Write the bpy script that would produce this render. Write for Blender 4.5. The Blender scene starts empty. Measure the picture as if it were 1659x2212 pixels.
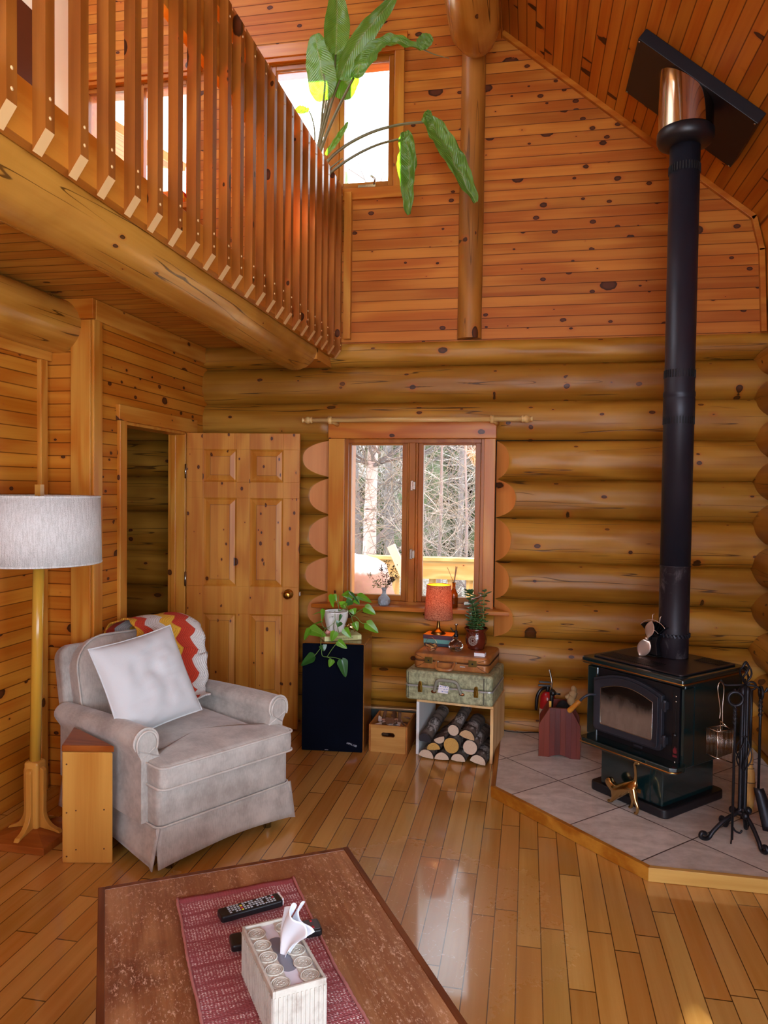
import bpy, bmesh, math, random
from math import sin, cos, pi, sqrt, radians as R
from mathutils import Vector as V, Matrix, noise
random.seed(7)
sc = bpy.context.scene
COL = sc.collection

# ---------------------------------------------------------------- camera
FPX, CX, CY, CH = 1605.3, 829.5, 1106.0, 1.62
M = ((0.98187, 0.19006, 0.01195), (0.01722, -0.02610, -0.99951), (-0.18933, 0.98143, -0.02993))
_y, _p, _r = R(-10.924), R(1.7154), R(.6847)
def _mm(a, b): return tuple(tuple(sum(a[i][k] * b[k][j] for k in range(3)) for j in range(3)) for i in range(3))
M = _mm(((cos(_r), -sin(_r), 0), (sin(_r), cos(_r), 0), (0, 0, 1)),
    _mm(((1, 0, 0), (0, cos(_p), -sin(_p)), (0, sin(_p), cos(_p))),
    _mm(((1, 0, 0), (0, 0, -1), (0, 1, 0)), ((cos(_y), -sin(_y), 0), (sin(_y), cos(_y), 0), (0, 0, 1)))))
def at(x, y, Y):
    """the room point at depth Y that a surveyed photo position corresponds to"""
    a, b = (x - CX) / FPX, (y - CY) / FPX
    d = V([M[0][i] * a + M[1][i] * b + M[2][i] for i in range(3)])
    return V((0, 0, CH)) + d * (Y / d.y)
cam_d = bpy.data.cameras.new('camera'); cam = bpy.data.objects.new('camera', cam_d); COL.objects.link(cam)
cam_d.sensor_fit = 'HORIZONTAL'; cam_d.sensor_width = 36; cam_d.lens = 36 * FPX / 1659
cam_d.clip_start = .05; cam_d.clip_end = 200
cam.matrix_world = Matrix(((M[0][0], -M[1][0], -M[2][0], 0), (M[0][1], -M[1][1], -M[2][1], 0), (M[0][2], -M[1][2], -M[2][2], CH), (0, 0, 0, 1)))
sc.camera = cam

# ---------------------------------------------------------------- objects
def tag(o, label=None, cat=None, group=None, kind=None):
    if label: o['label'] = label
    if cat: o['category'] = cat
    if group: o['group'] = group
    if kind: o['kind'] = kind
    return o
def thing(name, label, cat, loc=(0, 0, 0), rz=0, group=None):
    o = bpy.data.objects.new(name, None); COL.objects.link(o)
    o.location = loc; o.rotation_euler = (0, 0, rz); o.empty_display_size = .05
    return tag(o, label, cat, group)
def copytree(o, parent=None):
    c = o.copy(); COL.objects.link(c)
    if parent: c.parent = parent
    for ch in list(o.children): copytree(ch, c)
    return c

class MB:
    def __init__(s): s.v = []; s.f = []; s.mi = []; s.uv = {}; s.sm = []; s.T = None; s.mat = 0; s.smooth = False
    def add(s, vs, fs, smooth=None):
        b = len(s.v)
        s.v += [V(p) if s.T is None else s.T @ V(p) for p in vs]
        for f in fs:
            s.f.append([b + i for i in f]); s.mi.append(s.mat); s.sm.append(s.smooth if smooth is None else smooth)
        return s
    def box(s, c, d, rot=None, taper=None):
        x, y, z = [k / 2 for k in d]; vs = []
        for sz in (-1, 1):
            t = 1 if (taper is None or sz < 0) else taper
            for sx, sy in ((-1, -1), (1, -1), (1, 1), (-1, 1)): vs.append(V((sx * x * t, sy * y * t, sz * z)))
        if rot is not None: vs = [rot @ v for v in vs]
        vs = [v + V(c) for v in vs]
        return s.add(vs, [(3, 2, 1, 0), (4, 5, 6, 7), (0, 1, 5, 4), (1, 2, 6, 5), (2, 3, 7, 6), (3, 0, 4, 7)], False)
    def bb(s, x0, x1, y0, y1, z0, z1): return s.box(((x0 + x1) / 2, (y0 + y1) / 2, (z0 + z1) / 2), (x1 - x0, y1 - y0, z1 - z0))
    def tube(s, pts, r, n=10, cap=True, flat=1.0, up=None, close=False):
        pts = [V(p) for p in pts]; k = len(pts)
        rs = r if isinstance(r, (list, tuple)) else [r] * k
        vs = []; prev = None
        for i, p in enumerate(pts):
            if close: t = pts[(i + 1) % k] - pts[i - 1]
            else: t = pts[min(i + 1, k - 1)] - pts[max(i - 1, 0)]
            t = t.normalized() if t.length > 1e-9 else V((0, 0, 1))
            if prev is None:
                a = V(up) if up is not None else (V((0, 0, 1)) if abs(t.z) < .9 else V((1, 0, 0)))
                u = (a - t * a.dot(t)).normalized()
            else:
                u = prev - t * prev.dot(t); u = u.normalized() if u.length > 1e-6 else t.orthogonal().normalized()
            prev = u; w = t.cross(u)
            for j in range(n):
                a = 2 * pi * j / n; vs.append(p + (u * cos(a) * flat + w * sin(a)) * rs[i])
        fs = []
        for i in range(k if close else k - 1):
            b0, b1 = i * n, ((i + 1) % k) * n
            for j in range(n): fs.append((b0 + j, b0 + (j + 1) % n, b1 + (j + 1) % n, b1 + j))
        if cap and not close: fs += [tuple(range(n - 1, -1, -1)), tuple(range((k - 1) * n, k * n))]
        return s.add(vs, fs, True)
    def lathe(s, prof, n=32, c=(0, 0, 0), sq=1.0):
        vs = []; fs = []; k = len(prof)
        for (r, z) in prof:
            for j in range(n):
                a = 2 * pi * j / n; vs.append((c[0] + r * cos(a), c[1] + r * sin(a) * sq, c[2] + z))
        for i in range(k - 1):
            for j in range(n): fs.append((i * n + j, i * n + (j + 1) % n, (i + 1) * n + (j + 1) % n, (i + 1) * n + j))
        if prof[0][0] > 1e-5: fs.append(tuple(range(n - 1, -1, -1)))
        if prof[-1][0] > 1e-5: fs.append(tuple(range((k - 1) * n, k * n)))
        return s.add(vs, fs, True)
    def prism(s, poly, fn, h0, h1, smooth=False):
        """poly of 2D points extruded from h0 to h1; fn(a,b,h)->3D"""
        n = len(poly)
        vs = [fn(a, b, h0) for a, b in poly] + [fn(a, b, h1) for a, b in poly]
        fs = [tuple(range(n - 1, -1, -1)), tuple(range(n, 2 * n))]
        fs2 = [(i, (i + 1) % n, n + (i + 1) % n, n + i) for i in range(n)]
        s.add(vs, fs, False)
        b = len(s.v) - 2 * n
        for f in fs2: s.f.append([b + i for i in f]); s.mi.append(s.mat); s.sm.append(smooth)
        return s
    def grid(s, fn, nu, nv, smooth=True, closeu=False):
        vs = []; fs = []; b = len(s.v)
        for j in range(nv + 1):
            for i in range(nu + 1): vs.append(fn(i / nu, j / nv))
        w = nu + 1
        for j in range(nv):
            for i in range(nu): fs.append((j * w + i, j * w + i + 1, (j + 1) * w + i + 1, (j + 1) * w + i))
        for j in range(nv + 1):
            for i in range(nu + 1): s.uv[b + j * w + i] = (i / nu, j / nv)
        return s.add(vs, fs, smooth)
    def ball(s, c, r, n=12, m=8):
        r3 = r if isinstance(r, (tuple, list)) else (r, r, r)
        vs = [V(c) + V((0, 0, -r3[2]))]
        for i in range(1, m):
            a = -pi / 2 + pi * i / m
            for j in range(n): b = 2 * pi * j / n; vs.append(V(c) + V((r3[0] * cos(a) * cos(b), r3[1] * cos(a) * sin(b), r3[2] * sin(a))))
        vs.append(V(c) + V((0, 0, r3[2]))); t = len(vs) - 1
        fs = [(0, 1 + (j + 1) % n, 1 + j) for j in range(n)]
        for i in range(m - 2):
            for j in range(n): fs.append((1 + i * n + j, 1 + i * n + (j + 1) % n, 1 + (i + 1) * n + (j + 1) % n, 1 + (i + 1) * n + j))
        fs += [(t, 1 + (m - 2) * n + j, 1 + (m - 2) * n + (j + 1) % n) for j in range(n)]
        return s.add(vs, fs, True)
    def build(s, name, mats, parent=None, bevel=0, seg=2, sub=0, solid=0, ang=None, fix=True):
        me = bpy.data.meshes.new(name)
        me.from_pydata([tuple(v) for v in s.v], [], s.f)
        if not isinstance(mats, (list, tuple)): mats = [mats]
        for m in mats: me.materials.append(m)
        me.polygons.foreach_set('material_index', s.mi); me.polygons.foreach_set('use_smooth', s.sm)
        if s.uv:
            ul = me.uv_layers.new(name='uv'); 
            for l in me.loops: ul.data[l.index].uv = s.uv.get(l.vertex_index, (0, 0))
        if fix and not s.uv:
            bm = bmesh.new(); bm.from_mesh(me); bmesh.ops.recalc_face_normals(bm, faces=bm.faces); bm.to_mesh(me); bm.free()
        if ang: me.polygons.foreach_set('use_smooth', [True] * len(me.polygons)); me.set_sharp_from_angle(angle=R(ang))
        me.update()
        o = bpy.data.objects.new(name, me); COL.objects.link(o)
        if parent is not None: o.parent = parent
        if solid: md = o.modifiers.new('s', 'SOLIDIFY'); md.thickness = solid; md.offset = 0
        if bevel:
            md = o.modifiers.new('b', 'BEVEL'); md.width = bevel; md.segments = seg; md.limit_method = 'ANGLE'; md.angle_limit = R(35)
            md.harden_normals = False
        if sub: md = o.modifiers.new('d', 'SUBSURF'); md.levels = sub; md.render_levels = sub
        return o

def arc(c, r, a0, a1, n, f=None):
    out = []
    for i in range(n + 1):
        a = R(a0 + (a1 - a0) * i / n); p = (c[0] + r * cos(a), c[1] + r * sin(a))
        out.append(f(*p) if f else p)
    return out
def bez(p, n=12):
    """catmull-rom through points"""
    p = [V(q) for q in p]; out = []
    for i in range(len(p) - 1):
        a, b, c, d = p[max(i - 1, 0)], p[i], p[i + 1], p[min(i + 2, len(p) - 1)]
        for j in range(n):
            t = j / n
            out.append(.5 * ((2 * b) + (c - a) * t + (2 * a - 5 * b + 4 * c - d) * t * t + (3 * b - a - 3 * c + d) * t ** 3))
    out.append(p[-1]); return out
def rrect(w, h, r, n=6):
    o = []
    for cx, cy, a in ((w / 2 - r, h / 2 - r, 0), (-w / 2 + r, h / 2 - r, 90), (-w / 2 + r, -h / 2 + r, 180), (w / 2 - r, -h / 2 + r, 270)):
        o += arc((cx, cy), r, a, a + 90, n)
    return o
def letters(name, s, size, mat, parent, loc, rot, depth=.0006):
    c = bpy.data.curves.new(name, 'FONT'); c.body = s; c.size = size; c.extrude = depth; c.align_x = 'CENTER'; c.align_y = 'CENTER'
    t = bpy.data.objects.new('t', c); COL.objects.link(t); bpy.context.view_layer.update()
    me = bpy.data.meshes.new_from_object(t.evaluated_get(bpy.context.evaluated_depsgraph_get())); bpy.data.objects.remove(t)
    me.materials.clear(); me.materials.append(mat); o = bpy.data.objects.new(name, me); COL.objects.link(o); o.parent = parent
    o.location = loc; o.rotation_euler = rot; return o

# ---------------------------------------------------------------- materials
def S(h, k=1.0):
    h = h.lstrip('#'); out = []
    for i in (0, 2, 4):
        c = int(h[i:i + 2], 16) / 255
        out.append((c / 12.92 if c <= .04045 else ((c + .055) / 1.055) ** 2.4) * k)
    return (*out, 1)
class G:
    def __init__(s, name, rough=.5, metal=0, coat=0, spec=.5, sheen=0):
        s.m = bpy.data.materials.new(name); s.m.use_nodes = True; s.t = s.m.node_tree; s.b = s.t.nodes['Principled BSDF']
        s.set('Roughness', rough); s.set('Metallic', metal); s.set('Coat Weight', coat); s.set('Coat Roughness', .15); s.set('Specular IOR Level', spec); s.set('Sheen Weight', sheen)
        s.tc = None
    def lk(s, sock, v):
        if isinstance(v, bpy.types.NodeSocket): s.t.links.new(v, sock)
        elif v is not None: sock.default_value = v
    def set(s, k, v): s.lk(s.b.inputs[k], v)
    def N(s, typ, ins=None, **pr):
        n = s.t.nodes.new('ShaderNode' + typ)
        for k, v in pr.items(): setattr(n, k, v)
        for k, v in (ins or {}).items(): s.lk(n.inputs[k], v)
        return n
    def ma(s, op, a, b=0.0, c=0.0, clamp=False):
        n = s.N('Math', {0: a, 1: b, 2: c}, operation=op); n.use_clamp = clamp; return n.outputs[0]
    def mix(s, f, a, b, mode='MIX'):
        n = s.N('Mix', {0: f, 6: a, 7: b}, data_type='RGBA', blend_type=mode); return n.outputs[2]
    def ramp(s, f, st, inter='LINEAR'):
        n = s.N('ValToRGB', {0: f}); cr = n.color_ramp; cr.interpolation = inter
        while len(cr.elements) < len(st): cr.elements.new(.5)
        for e, (p, c) in zip(cr.elements, st): e.position = p; e.color = c if isinstance(c, tuple) else (c, c, c, 1)
        return n.outputs[0]
    def sst(s, x, a, b):
        n = s.N('MapRange', {0: x, 1: a, 2: b, 3: 0.0, 4: 1.0}, interpolation_type='SMOOTHSTEP'); return n.outputs[0]
    def xyz(s, out='Object'):
        s.tc = s.tc or s.N('TexCoord'); n = s.N('SeparateXYZ', {0: s.tc.outputs[out]}); return n.outputs[0], n.outputs[1], n.outputs[2]
    def co(s, out='Object'): s.tc = s.tc or s.N('TexCoord'); return s.tc.outputs[out]
    def vec(s, x, y, z): return s.N('CombineXYZ', {0: x, 1: y, 2: z}).outputs[0]
    def sc(s, v, x, y, z): return s.N('VectorMath', {0: v, 1: (x, y, z)}, operation='MULTIPLY').outputs[0]
    def noise(s, v, scale=1, det=3, ro=.5, dist=0): return s.N('TexNoise', {'Vector': v, 'Scale': scale, 'Detail': det, 'Roughness': ro, 'Distortion': dist}).outputs[0]
    def vor(s, v, scale=1, feat='F1', rnd=1): return s.N('TexVoronoi', {'Vector': v, 'Scale': scale, 'Randomness': rnd}, feature=feat)
    def wn(s, w): return s.N('TexWhiteNoise', {'W': w}, noise_dimensions='1D').outputs[0]
    def orand(s): return s.N('ObjectInfo').outputs['Random']
    def bump(s, h, st=.3, d=.01): s.set('Normal', s.N('Bump', {'Height': h, 'Strength': st, 'Distance': d}).outputs[0])
    def base(s, c): s.set('Base Color', c); return s
def flat(name, c, rough=.5, metal=0, coat=0, spec=.5, bump=0, bs=200, var=0):
    g = G(name, rough, metal, coat, spec); c = S(c) if isinstance(c, str) else c
    if var:
        f = g.noise(g.co(), 9, 4); g.base(g.mix(f, tuple(k * (1 - var) for k in c[:3]) + (1,), tuple(min(1, k * (1 + var)) for k in c[:3]) + (1,)))
    else: g.base(c)
    if bump: g.bump(g.noise(g.co(), bs, 3), bump, .002)
    return g.m
def wood(name, c1, c2, ax=0, ac=2, pw=0, plen=0, off=0, knots=.0, kscale=1.0, kcol='#3a1608', rough=.38, coat=.0, groove=.004, gcol=.25, tint=.3, gscale=1.0, bump=.25, obj_rand=False, fig=.5, spec=.28, dm=(.82, .75, .50)):
    S_ = lambda h: tuple(a * b for a, b in zip(S(h), (*dm, 1)))
    g = G(name, rough, 0, coat, spec); X = g.xyz(); al, acr = X[ax], X[ac]; th = X[3 - ax - ac]
    if obj_rand: al = g.ma('MULTIPLY_ADD', g.orand(), 31.7, al)
    rnd = None; gm = None
    if pw:
        r = g.ma('DIVIDE', g.ma('SUBTRACT', acr, off), pw); row = g.ma('FLOOR', r); fr = g.ma('FRACT', r)
        rr = g.wn(row); al = g.ma('MULTIPLY_ADD', rr, 37.0, al); e = g.ma('MULTIPLY', g.ma('MINIMUM', fr, g.ma('SUBTRACT', 1.0, fr)), pw)
        rnd = rr
        if plen:
            q = g.ma('DIVIDE', al, plen); sg = g.ma('FLOOR', q); fq = g.ma('FRACT', q)
            rnd = g.wn(g.ma('MULTIPLY_ADD', sg, 7.31, g.ma('MULTIPLY', row, 3.77))); al = g.ma('MULTIPLY_ADD', rnd, 11.0, al)
            e = g.ma('MINIMUM', e, g.ma('MULTIPLY', g.ma('MINIMUM', fq, g.ma('SUBTRACT', 1.0, fq)), plen * .7))
        gm = g.sst(e, groove * .25, groove)
    # wavering figure
    wv = g.noise(g.vec(g.ma('MULTIPLY', al, .9 * gscale), g.ma('MULTIPLY', acr, 5 * gscale), g.ma('MULTIPLY', th, 5 * gscale)), 1, 2, .5)
    fine = g.noise(g.vec(g.ma('MULTIPLY', al, 2.2 * gscale), g.ma('MULTIPLY', acr, 60 * gscale), g.ma('MULTIPLY', th, 60 * gscale)), 1, 4, .6)
    ring = g.ma('SINE', g.ma('MULTIPLY', wv, 75 * fig)); ring = g.ma('MULTIPLY_ADD', ring, .5, .5)
    f = g.ma('ADD', g.ma('MULTIPLY', ring, .35), g.ma('MULTIPLY', fine, .65))
    col = g.mix(g.sst(f, .2, .8), S_(c1), S_(c2))
    if rnd is not None:
        k = g.ma('MULTIPLY_ADD', rnd, tint, 1 - tint * .55); col = g.mix(1.0, col, g.vec(k, k, k), 'MULTIPLY')
        r2 = g.wn(g.ma('ADD', rnd, 5.3)); col = g.mix(g.ma('MULTIPLY', r2, .25), col, S(kcol and '#b4501c'))
    h = g.ma('MULTIPLY', f, .15)
    if knots:
        for ks, kr, sd in ((1.0, 1.0, 0), (2.1, .8, 4.4)):
            ks *= kscale
            v = g.N('TexVoronoi', {'Vector': g.vec(g.ma('MULTIPLY_ADD', al, 3.4 * ks, sd), g.ma('MULTIPLY', g.ma('ADD', acr, th), 5.2 * ks), 0.0), 'Scale': 1.0}, voronoi_dimensions='2D')
            rc = g.N('SeparateColor', {0: v.outputs['Color']}).outputs[0]
            rad = g.ma('MULTIPLY', g.ma('MAXIMUM', g.ma('SUBTRACT', rc, 1 - knots), .0), .30 * kr / max(knots, .05) * .55)
            wob = g.ma('MULTIPLY', g.ma('SUBTRACT', g.noise(g.co(), 40, 2), .5), .05)
            d = g.ma('ADD', v.outputs['Distance'], wob); 
            m = g.ma('SUBTRACT', 1.0, g.sst(g.ma('SUBTRACT', d, rad), -.005, .012)); m = g.ma('MULTIPLY', m, g.sst(rad, .0, .01))
            halo = g.ma('MULTIPLY', g.ma('SUBTRACT', 1.0, g.sst(g.ma('SUBTRACT', d, rad), .0, .11)), g.ma('MULTIPLY', g.sst(rad, .0, .01), .45))
            col = g.mix(halo, col, S('#a8501c')); core = g.mix(g.sst(g.ma('SUBTRACT', rad, d), .0, .07), S('#1a0903'), S('#4a2210'))
            col = g.mix(g.ma('MULTIPLY', m, .92), col, core)
    if gm is not None:
        col = g.mix(gm, g.mix(1.0, col, (gcol, gcol * .8, gcol * .7, 1), 'MULTIPLY'), col); h = g.ma('ADD', h, g.ma('MULTIPLY', gm, 1.0))
    g.base(col); g.bump(h, bump, .006); g.col = col; g.rnd = rnd; g.f = f; g.al = al
    return g
# ================================================================ wood finishes
PL = .0685
def logwood(name, ax, c1, c2, dark='#3b2008', rough=.46, coat=.03, cracks=1.0, kn=.2):
    g = wood(name, c1, c2, ax=ax, ac=(2 if ax != 2 else 0), knots=kn, kscale=.95, rough=rough, coat=coat, gscale=.55, fig=.45, bump=.25, obj_rand=True)
    X = g.xyz(); oth = [i for i in range(3) if i != ax]
    n = g.noise(g.vec(g.ma('MULTIPLY', g.al, .55), g.ma('MULTIPLY', X[oth[0]], 17), g.ma('MULTIPLY', X[oth[1]], 17)), 1, 1, .5, .15)
    d = g.ma('ABSOLUTE', g.ma('SUBTRACT', n, .5)); gate = g.sst(g.noise(g.vec(g.ma('MULTIPLY', g.al, 1.6), g.ma('MULTIPLY', X[oth[0]], 9), g.ma('MULTIPLY', X[oth[1]], 9)), 1, 1), .43, .53)
    m = g.ma('MULTIPLY', g.ma('SUBTRACT', 1.0, g.sst(d, .003, .010)), g.ma('MULTIPLY', gate, .85 * cracks))
    col = g.mix(m, g.col, S(dark))
    st = g.noise(g.co(), 2.3, 4, .6); col = g.mix(g.ma('MULTIPLY', g.sst(st, .48, .75), .45), col, S('#8a5216'))
    k = g.ma('MULTIPLY_ADD', g.orand(), .30, .83); col = g.mix(1.0, col, g.vec(k, k, k), 'MULTIPLY')
    g.base(col); g.col = col
    g.bump(g.ma('ADD', g.ma('MULTIPLY', g.f, .12), g.ma('MULTIPLY', g.ma('SUBTRACT', 1.0, m), .8)), .4, .008)
    return g
W = {}
W['plank_x'] = wood('pine_planks', '#b0601c', '#cf863a', dm=(.80, .76, .50), ax=0, ac=2, pw=PL, off=2.617, knots=.34, kscale=.9, tint=.26, rough=.5, spec=.18, groove=.004, gcol=.35, gscale=.6, fig=.35).m
W['plank_xl'] = wood('pine_planks_light', '#bb6818', '#d68e38', ax=0, ac=2, pw=PL, knots=.3, kscale=1.0, tint=.22, rough=.48, spec=.2, groove=.004, gcol=.35, gscale=.6, fig=.35).m
W['plank_y'] = wood('pine_planks_side', '#bd6c18', '#da943a', ax=1, ac=2, pw=PL, knots=.36, kscale=1.0, tint=.22, rough=.48, spec=.2, groove=.004, gcol=.35, gscale=.6, fig=.35).m
W['ceil_r'] = wood('roof_boards', '#bb6a22', '#d8903e', ax=1, ac=0, pw=.0545, knots=.26, kscale=1.0, tint=.3, rough=.5, spec=.18, groove=.0035, gcol=.3, gscale=.6, fig=.35).m
W['ceil_u'] = wood('soffit_boards', '#c0822e', '#d8a450', ax=0, ac=1, pw=.1, knots=.15, tint=.25, rough=.45, groove=.006).m
W['log_x'] = logwood('log', 0, '#a06a20', '#c08c3c').m
W['log_y'] = logwood('log_side', 1, '#a0641f', '#bc843a').m
W['log_beam'] = logwood('log_peeled', 1, '#b0742c', '#d29a4c', rough=.26, coat=.4, kn=.06).m
W['log_z'] = logwood('log_upright', 2, '#96602a', '#b87a38', cracks=.7, kn=.06).m
W['endgrain'] = None
def endgrain(name, c1, c2, sc_=70):
    g = G(name, .6); v = g.co(); d = g.N('VectorMath', {0: v}, operation='LENGTH').outputs['Value']
    w = g.ma('MULTIPLY_ADD', g.noise(v, 14, 3), .03, d); r = g.ma('MULTIPLY_ADD', g.ma('SINE', g.ma('MULTIPLY', w, sc_ * 6)), .5, .5)
    g.base(g.mix(g.ma('MULTIPLY', r, .6), S(c2), S(c1))); return g.m
W['cut'] = wood('cut_log_face', '#c47a38', '#d8924c', ax=2, ac=0, gscale=.6, fig=.25, rough=.5, dm=(.9, .8, .7), knots=.07, kscale=.7).m
W['trim_x'] = wood('pine_trim_x', '#b4601a', '#cc8234', ax=0, ac=2, knots=.06, rough=.32, gscale=.8).m
W['trim_y'] = wood('pine_trim_y', '#c87a2a', '#e0a04e', ax=1, ac=2, knots=.28, rough=.4, gscale=.8).m
W['trim_z'] = wood('pine_trim_z', '#c27428', '#d69a4c', ax=2, ac=0, knots=.05, rough=.32, gscale=.8, obj_rand=True).m
W['trim_zy'] = wood('pine_trim_zy', '#c27428', '#d69a4c', ax=2, ac=1, knots=.05, rough=.32, gscale=.8, obj_rand=True).m
W['sash_z'] = wood('window_wood_z', '#9a5416', '#b4702a', ax=2, ac=0, rough=.3, gscale=.8).m
W['sash_x'] = wood('window_wood_x', '#9a5416', '#b4702a', ax=0, ac=2, rough=.3, gscale=.8).m
W['door'] = wood('door_pine', '#bd7a2c', '#d69c4a', ax=2, ac=0, knots=.24, kscale=1.35, rough=.4, gscale=.8, pw=.105, groove=.0001, gcol=1, tint=.14, bump=.06).m
W['doorx'] = wood('door_pine_rail', '#bd7a2c', '#d69c4a', ax=0, ac=2, knots=.12, kscale=.7, rough=.33, gscale=.8, bump=.06).m
W['balu'] = wood('baluster_pine', '#8c4c1c', '#a8662c', ax=2, ac=0, knots=.3, kscale=.6, rough=.34, gscale=.8, obj_rand=True).m
W['balucut'] = flat('baluster_end', '#d8ab70', .5, var=.1)
W['rim'] = wood('rim_board', '#b8661f', '#d28a3a', ax=1, ac=2, knots=.06, rough=.3, gscale=.6).m
W['pale'] = wood('pale_pine', '#cfa066', '#e2bd86', ax=2, ac=0, rough=.5, gscale=.8, dm=(1, 1, 1)).m
W['cream'] = flat('cream_paint', '#efe8ca', .6)
W['panel_shade'] = flat('panel_edge_shade', '#5a2a0c', .6); W['chink'] = flat('dark_gap', '#120a05', .9)
gl = G('window_glass'); nt = gl.t
_mx = gl.N('MixShader'); _tr = gl.N('BsdfTransparent', {0: (.96, .98, .97, 1)}); _gs = gl.N('BsdfGlossy', {'Roughness': .02})
gl.lk(_mx.inputs[0], gl.ma('MULTIPLY', gl.N('Fresnel', {0: 1.45}).outputs[0], .8)); nt.links.new(_tr.outputs[0], _mx.inputs[1]); nt.links.new(_gs.outputs[0], _mx.inputs[2])
nt.links.new(_mx.outputs[0], nt.nodes['Material Output'].inputs[0]); W['glass'] = gl.m

# floor: strip hardwood
g = wood('maple_floor', '#b5833c', '#cfa25c', ax=1, ac=0, pw=.0852, plen=.74, off=-.0958, rough=.2, groove=.0028, gcol=.18, tint=.22, gscale=.5, fig=.16, bump=.10, coat=.7, spec=.4, dm=(.95, .94, .84))
g.set('Coat Roughness', .07)
X = g.xyz()
ry = g.noise(g.vec(g.ma('MULTIPLY', X[0], 3), g.ma('MULTIPLY', X[1], 3), 0.0), 1, 4, .6)
scr = g.vor(g.sc(g.co(), 5, 7, 1), 1, 'DISTANCE_TO_EDGE'); sv = g.vor(g.N('VectorMath', {0: g.sc(g.co(), 9, 5, 1), 1: g.noise(g.co(), 3, 2)}, operation='ADD').outputs[0], 1, 'DISTANCE_TO_EDGE')
fine = g.noise(g.sc(g.co(), 60, 60, 1), 1, 3, .7)
scm = g.ma('MULTIPLY', g.ma('MAXIMUM', g.ma('SUBTRACT', 1.0, g.sst(scr.outputs[0], .0, .012)), g.ma('SUBTRACT', 1.0, g.sst(sv.outputs[0], .0, .012))), g.sst(fine, .5, .62))
cx_, cy_ = g.ma('SUBTRACT', X[0], -.42), g.ma('SUBTRACT', X[1], 2.75)
zone = g.ma('SUBTRACT', 1.0, g.sst(g.ma('SQRT', g.ma('ADD', g.ma('MULTIPLY', cx_, cx_), g.ma('MULTIPLY', cy_, cy_))), .25, .75))
scm = g.ma('MULTIPLY', scm, zone)
g.set('Roughness', g.ma('ADD', g.ma('MULTIPLY_ADD', ry, .16, .16), g.ma('MULTIPLY', zone, g.ma('MULTIPLY', fine, .18))))
g.base(g.mix(g.ma('MULTIPLY', scm, .55), g.mix(g.ma('MULTIPLY', zone, .12), g.col, S('#c9a075')), S('#e9d6bf'))); W['floor'] = g.m

# ================================================================ shell
def struct(o): o['kind'] = 'structure'; return o
struct(MB().bb(-3.5, 1.6, -3.3, 5.1, -.12, 0).build('floor', W['floor']))
def holed(axis, p0, p1, a0, a1, b0, b1, holes):
    """slab between p0,p1 on axis ('x'|'y'), spanning a (other horizontal) and z, minus rectangular holes"""
    m = MB(); xs = sorted({a0, a1, *[h[0] for h in holes], *[h[1] for h in holes]}); zs = sorted({b0, b1, *[h[2] for h in holes], *[h[3] for h in holes]})
    for i in range(len(xs) - 1):
        for j in range(len(zs) - 1):
            ca, cb = (xs[i] + xs[i + 1]) / 2, (zs[j] + zs[j + 1]) / 2
            if any(h[0] < ca < h[1] and h[2] < cb < h[3] for h in holes): continue
            if axis == 'y': m.bb(xs[i], xs[i + 1], p0, p1, zs[j], zs[j + 1])
            else: m.bb(p0, p1, xs[i], xs[i + 1], zs[j], zs[j + 1])
    return m
WIN2 = (-1.80, -.905, 3.64, 4.56); WIN3 = (-3.225, -2.36, 3.62, 4.53); WIN1 = (-1.232, -.28, .845, 1.96)
wall_back = struct(holed('y', 4.95, 5.14, -3.5, 1.6, 2.6, 5.8, [WIN2, WIN3]).build('wall_back', W['plank_x']))
holed('y', 5.0, 5.14, -3.5, 1.6, -.1, 2.6, [WIN1]).build('backing', W['chink'], wall_back)

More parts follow.
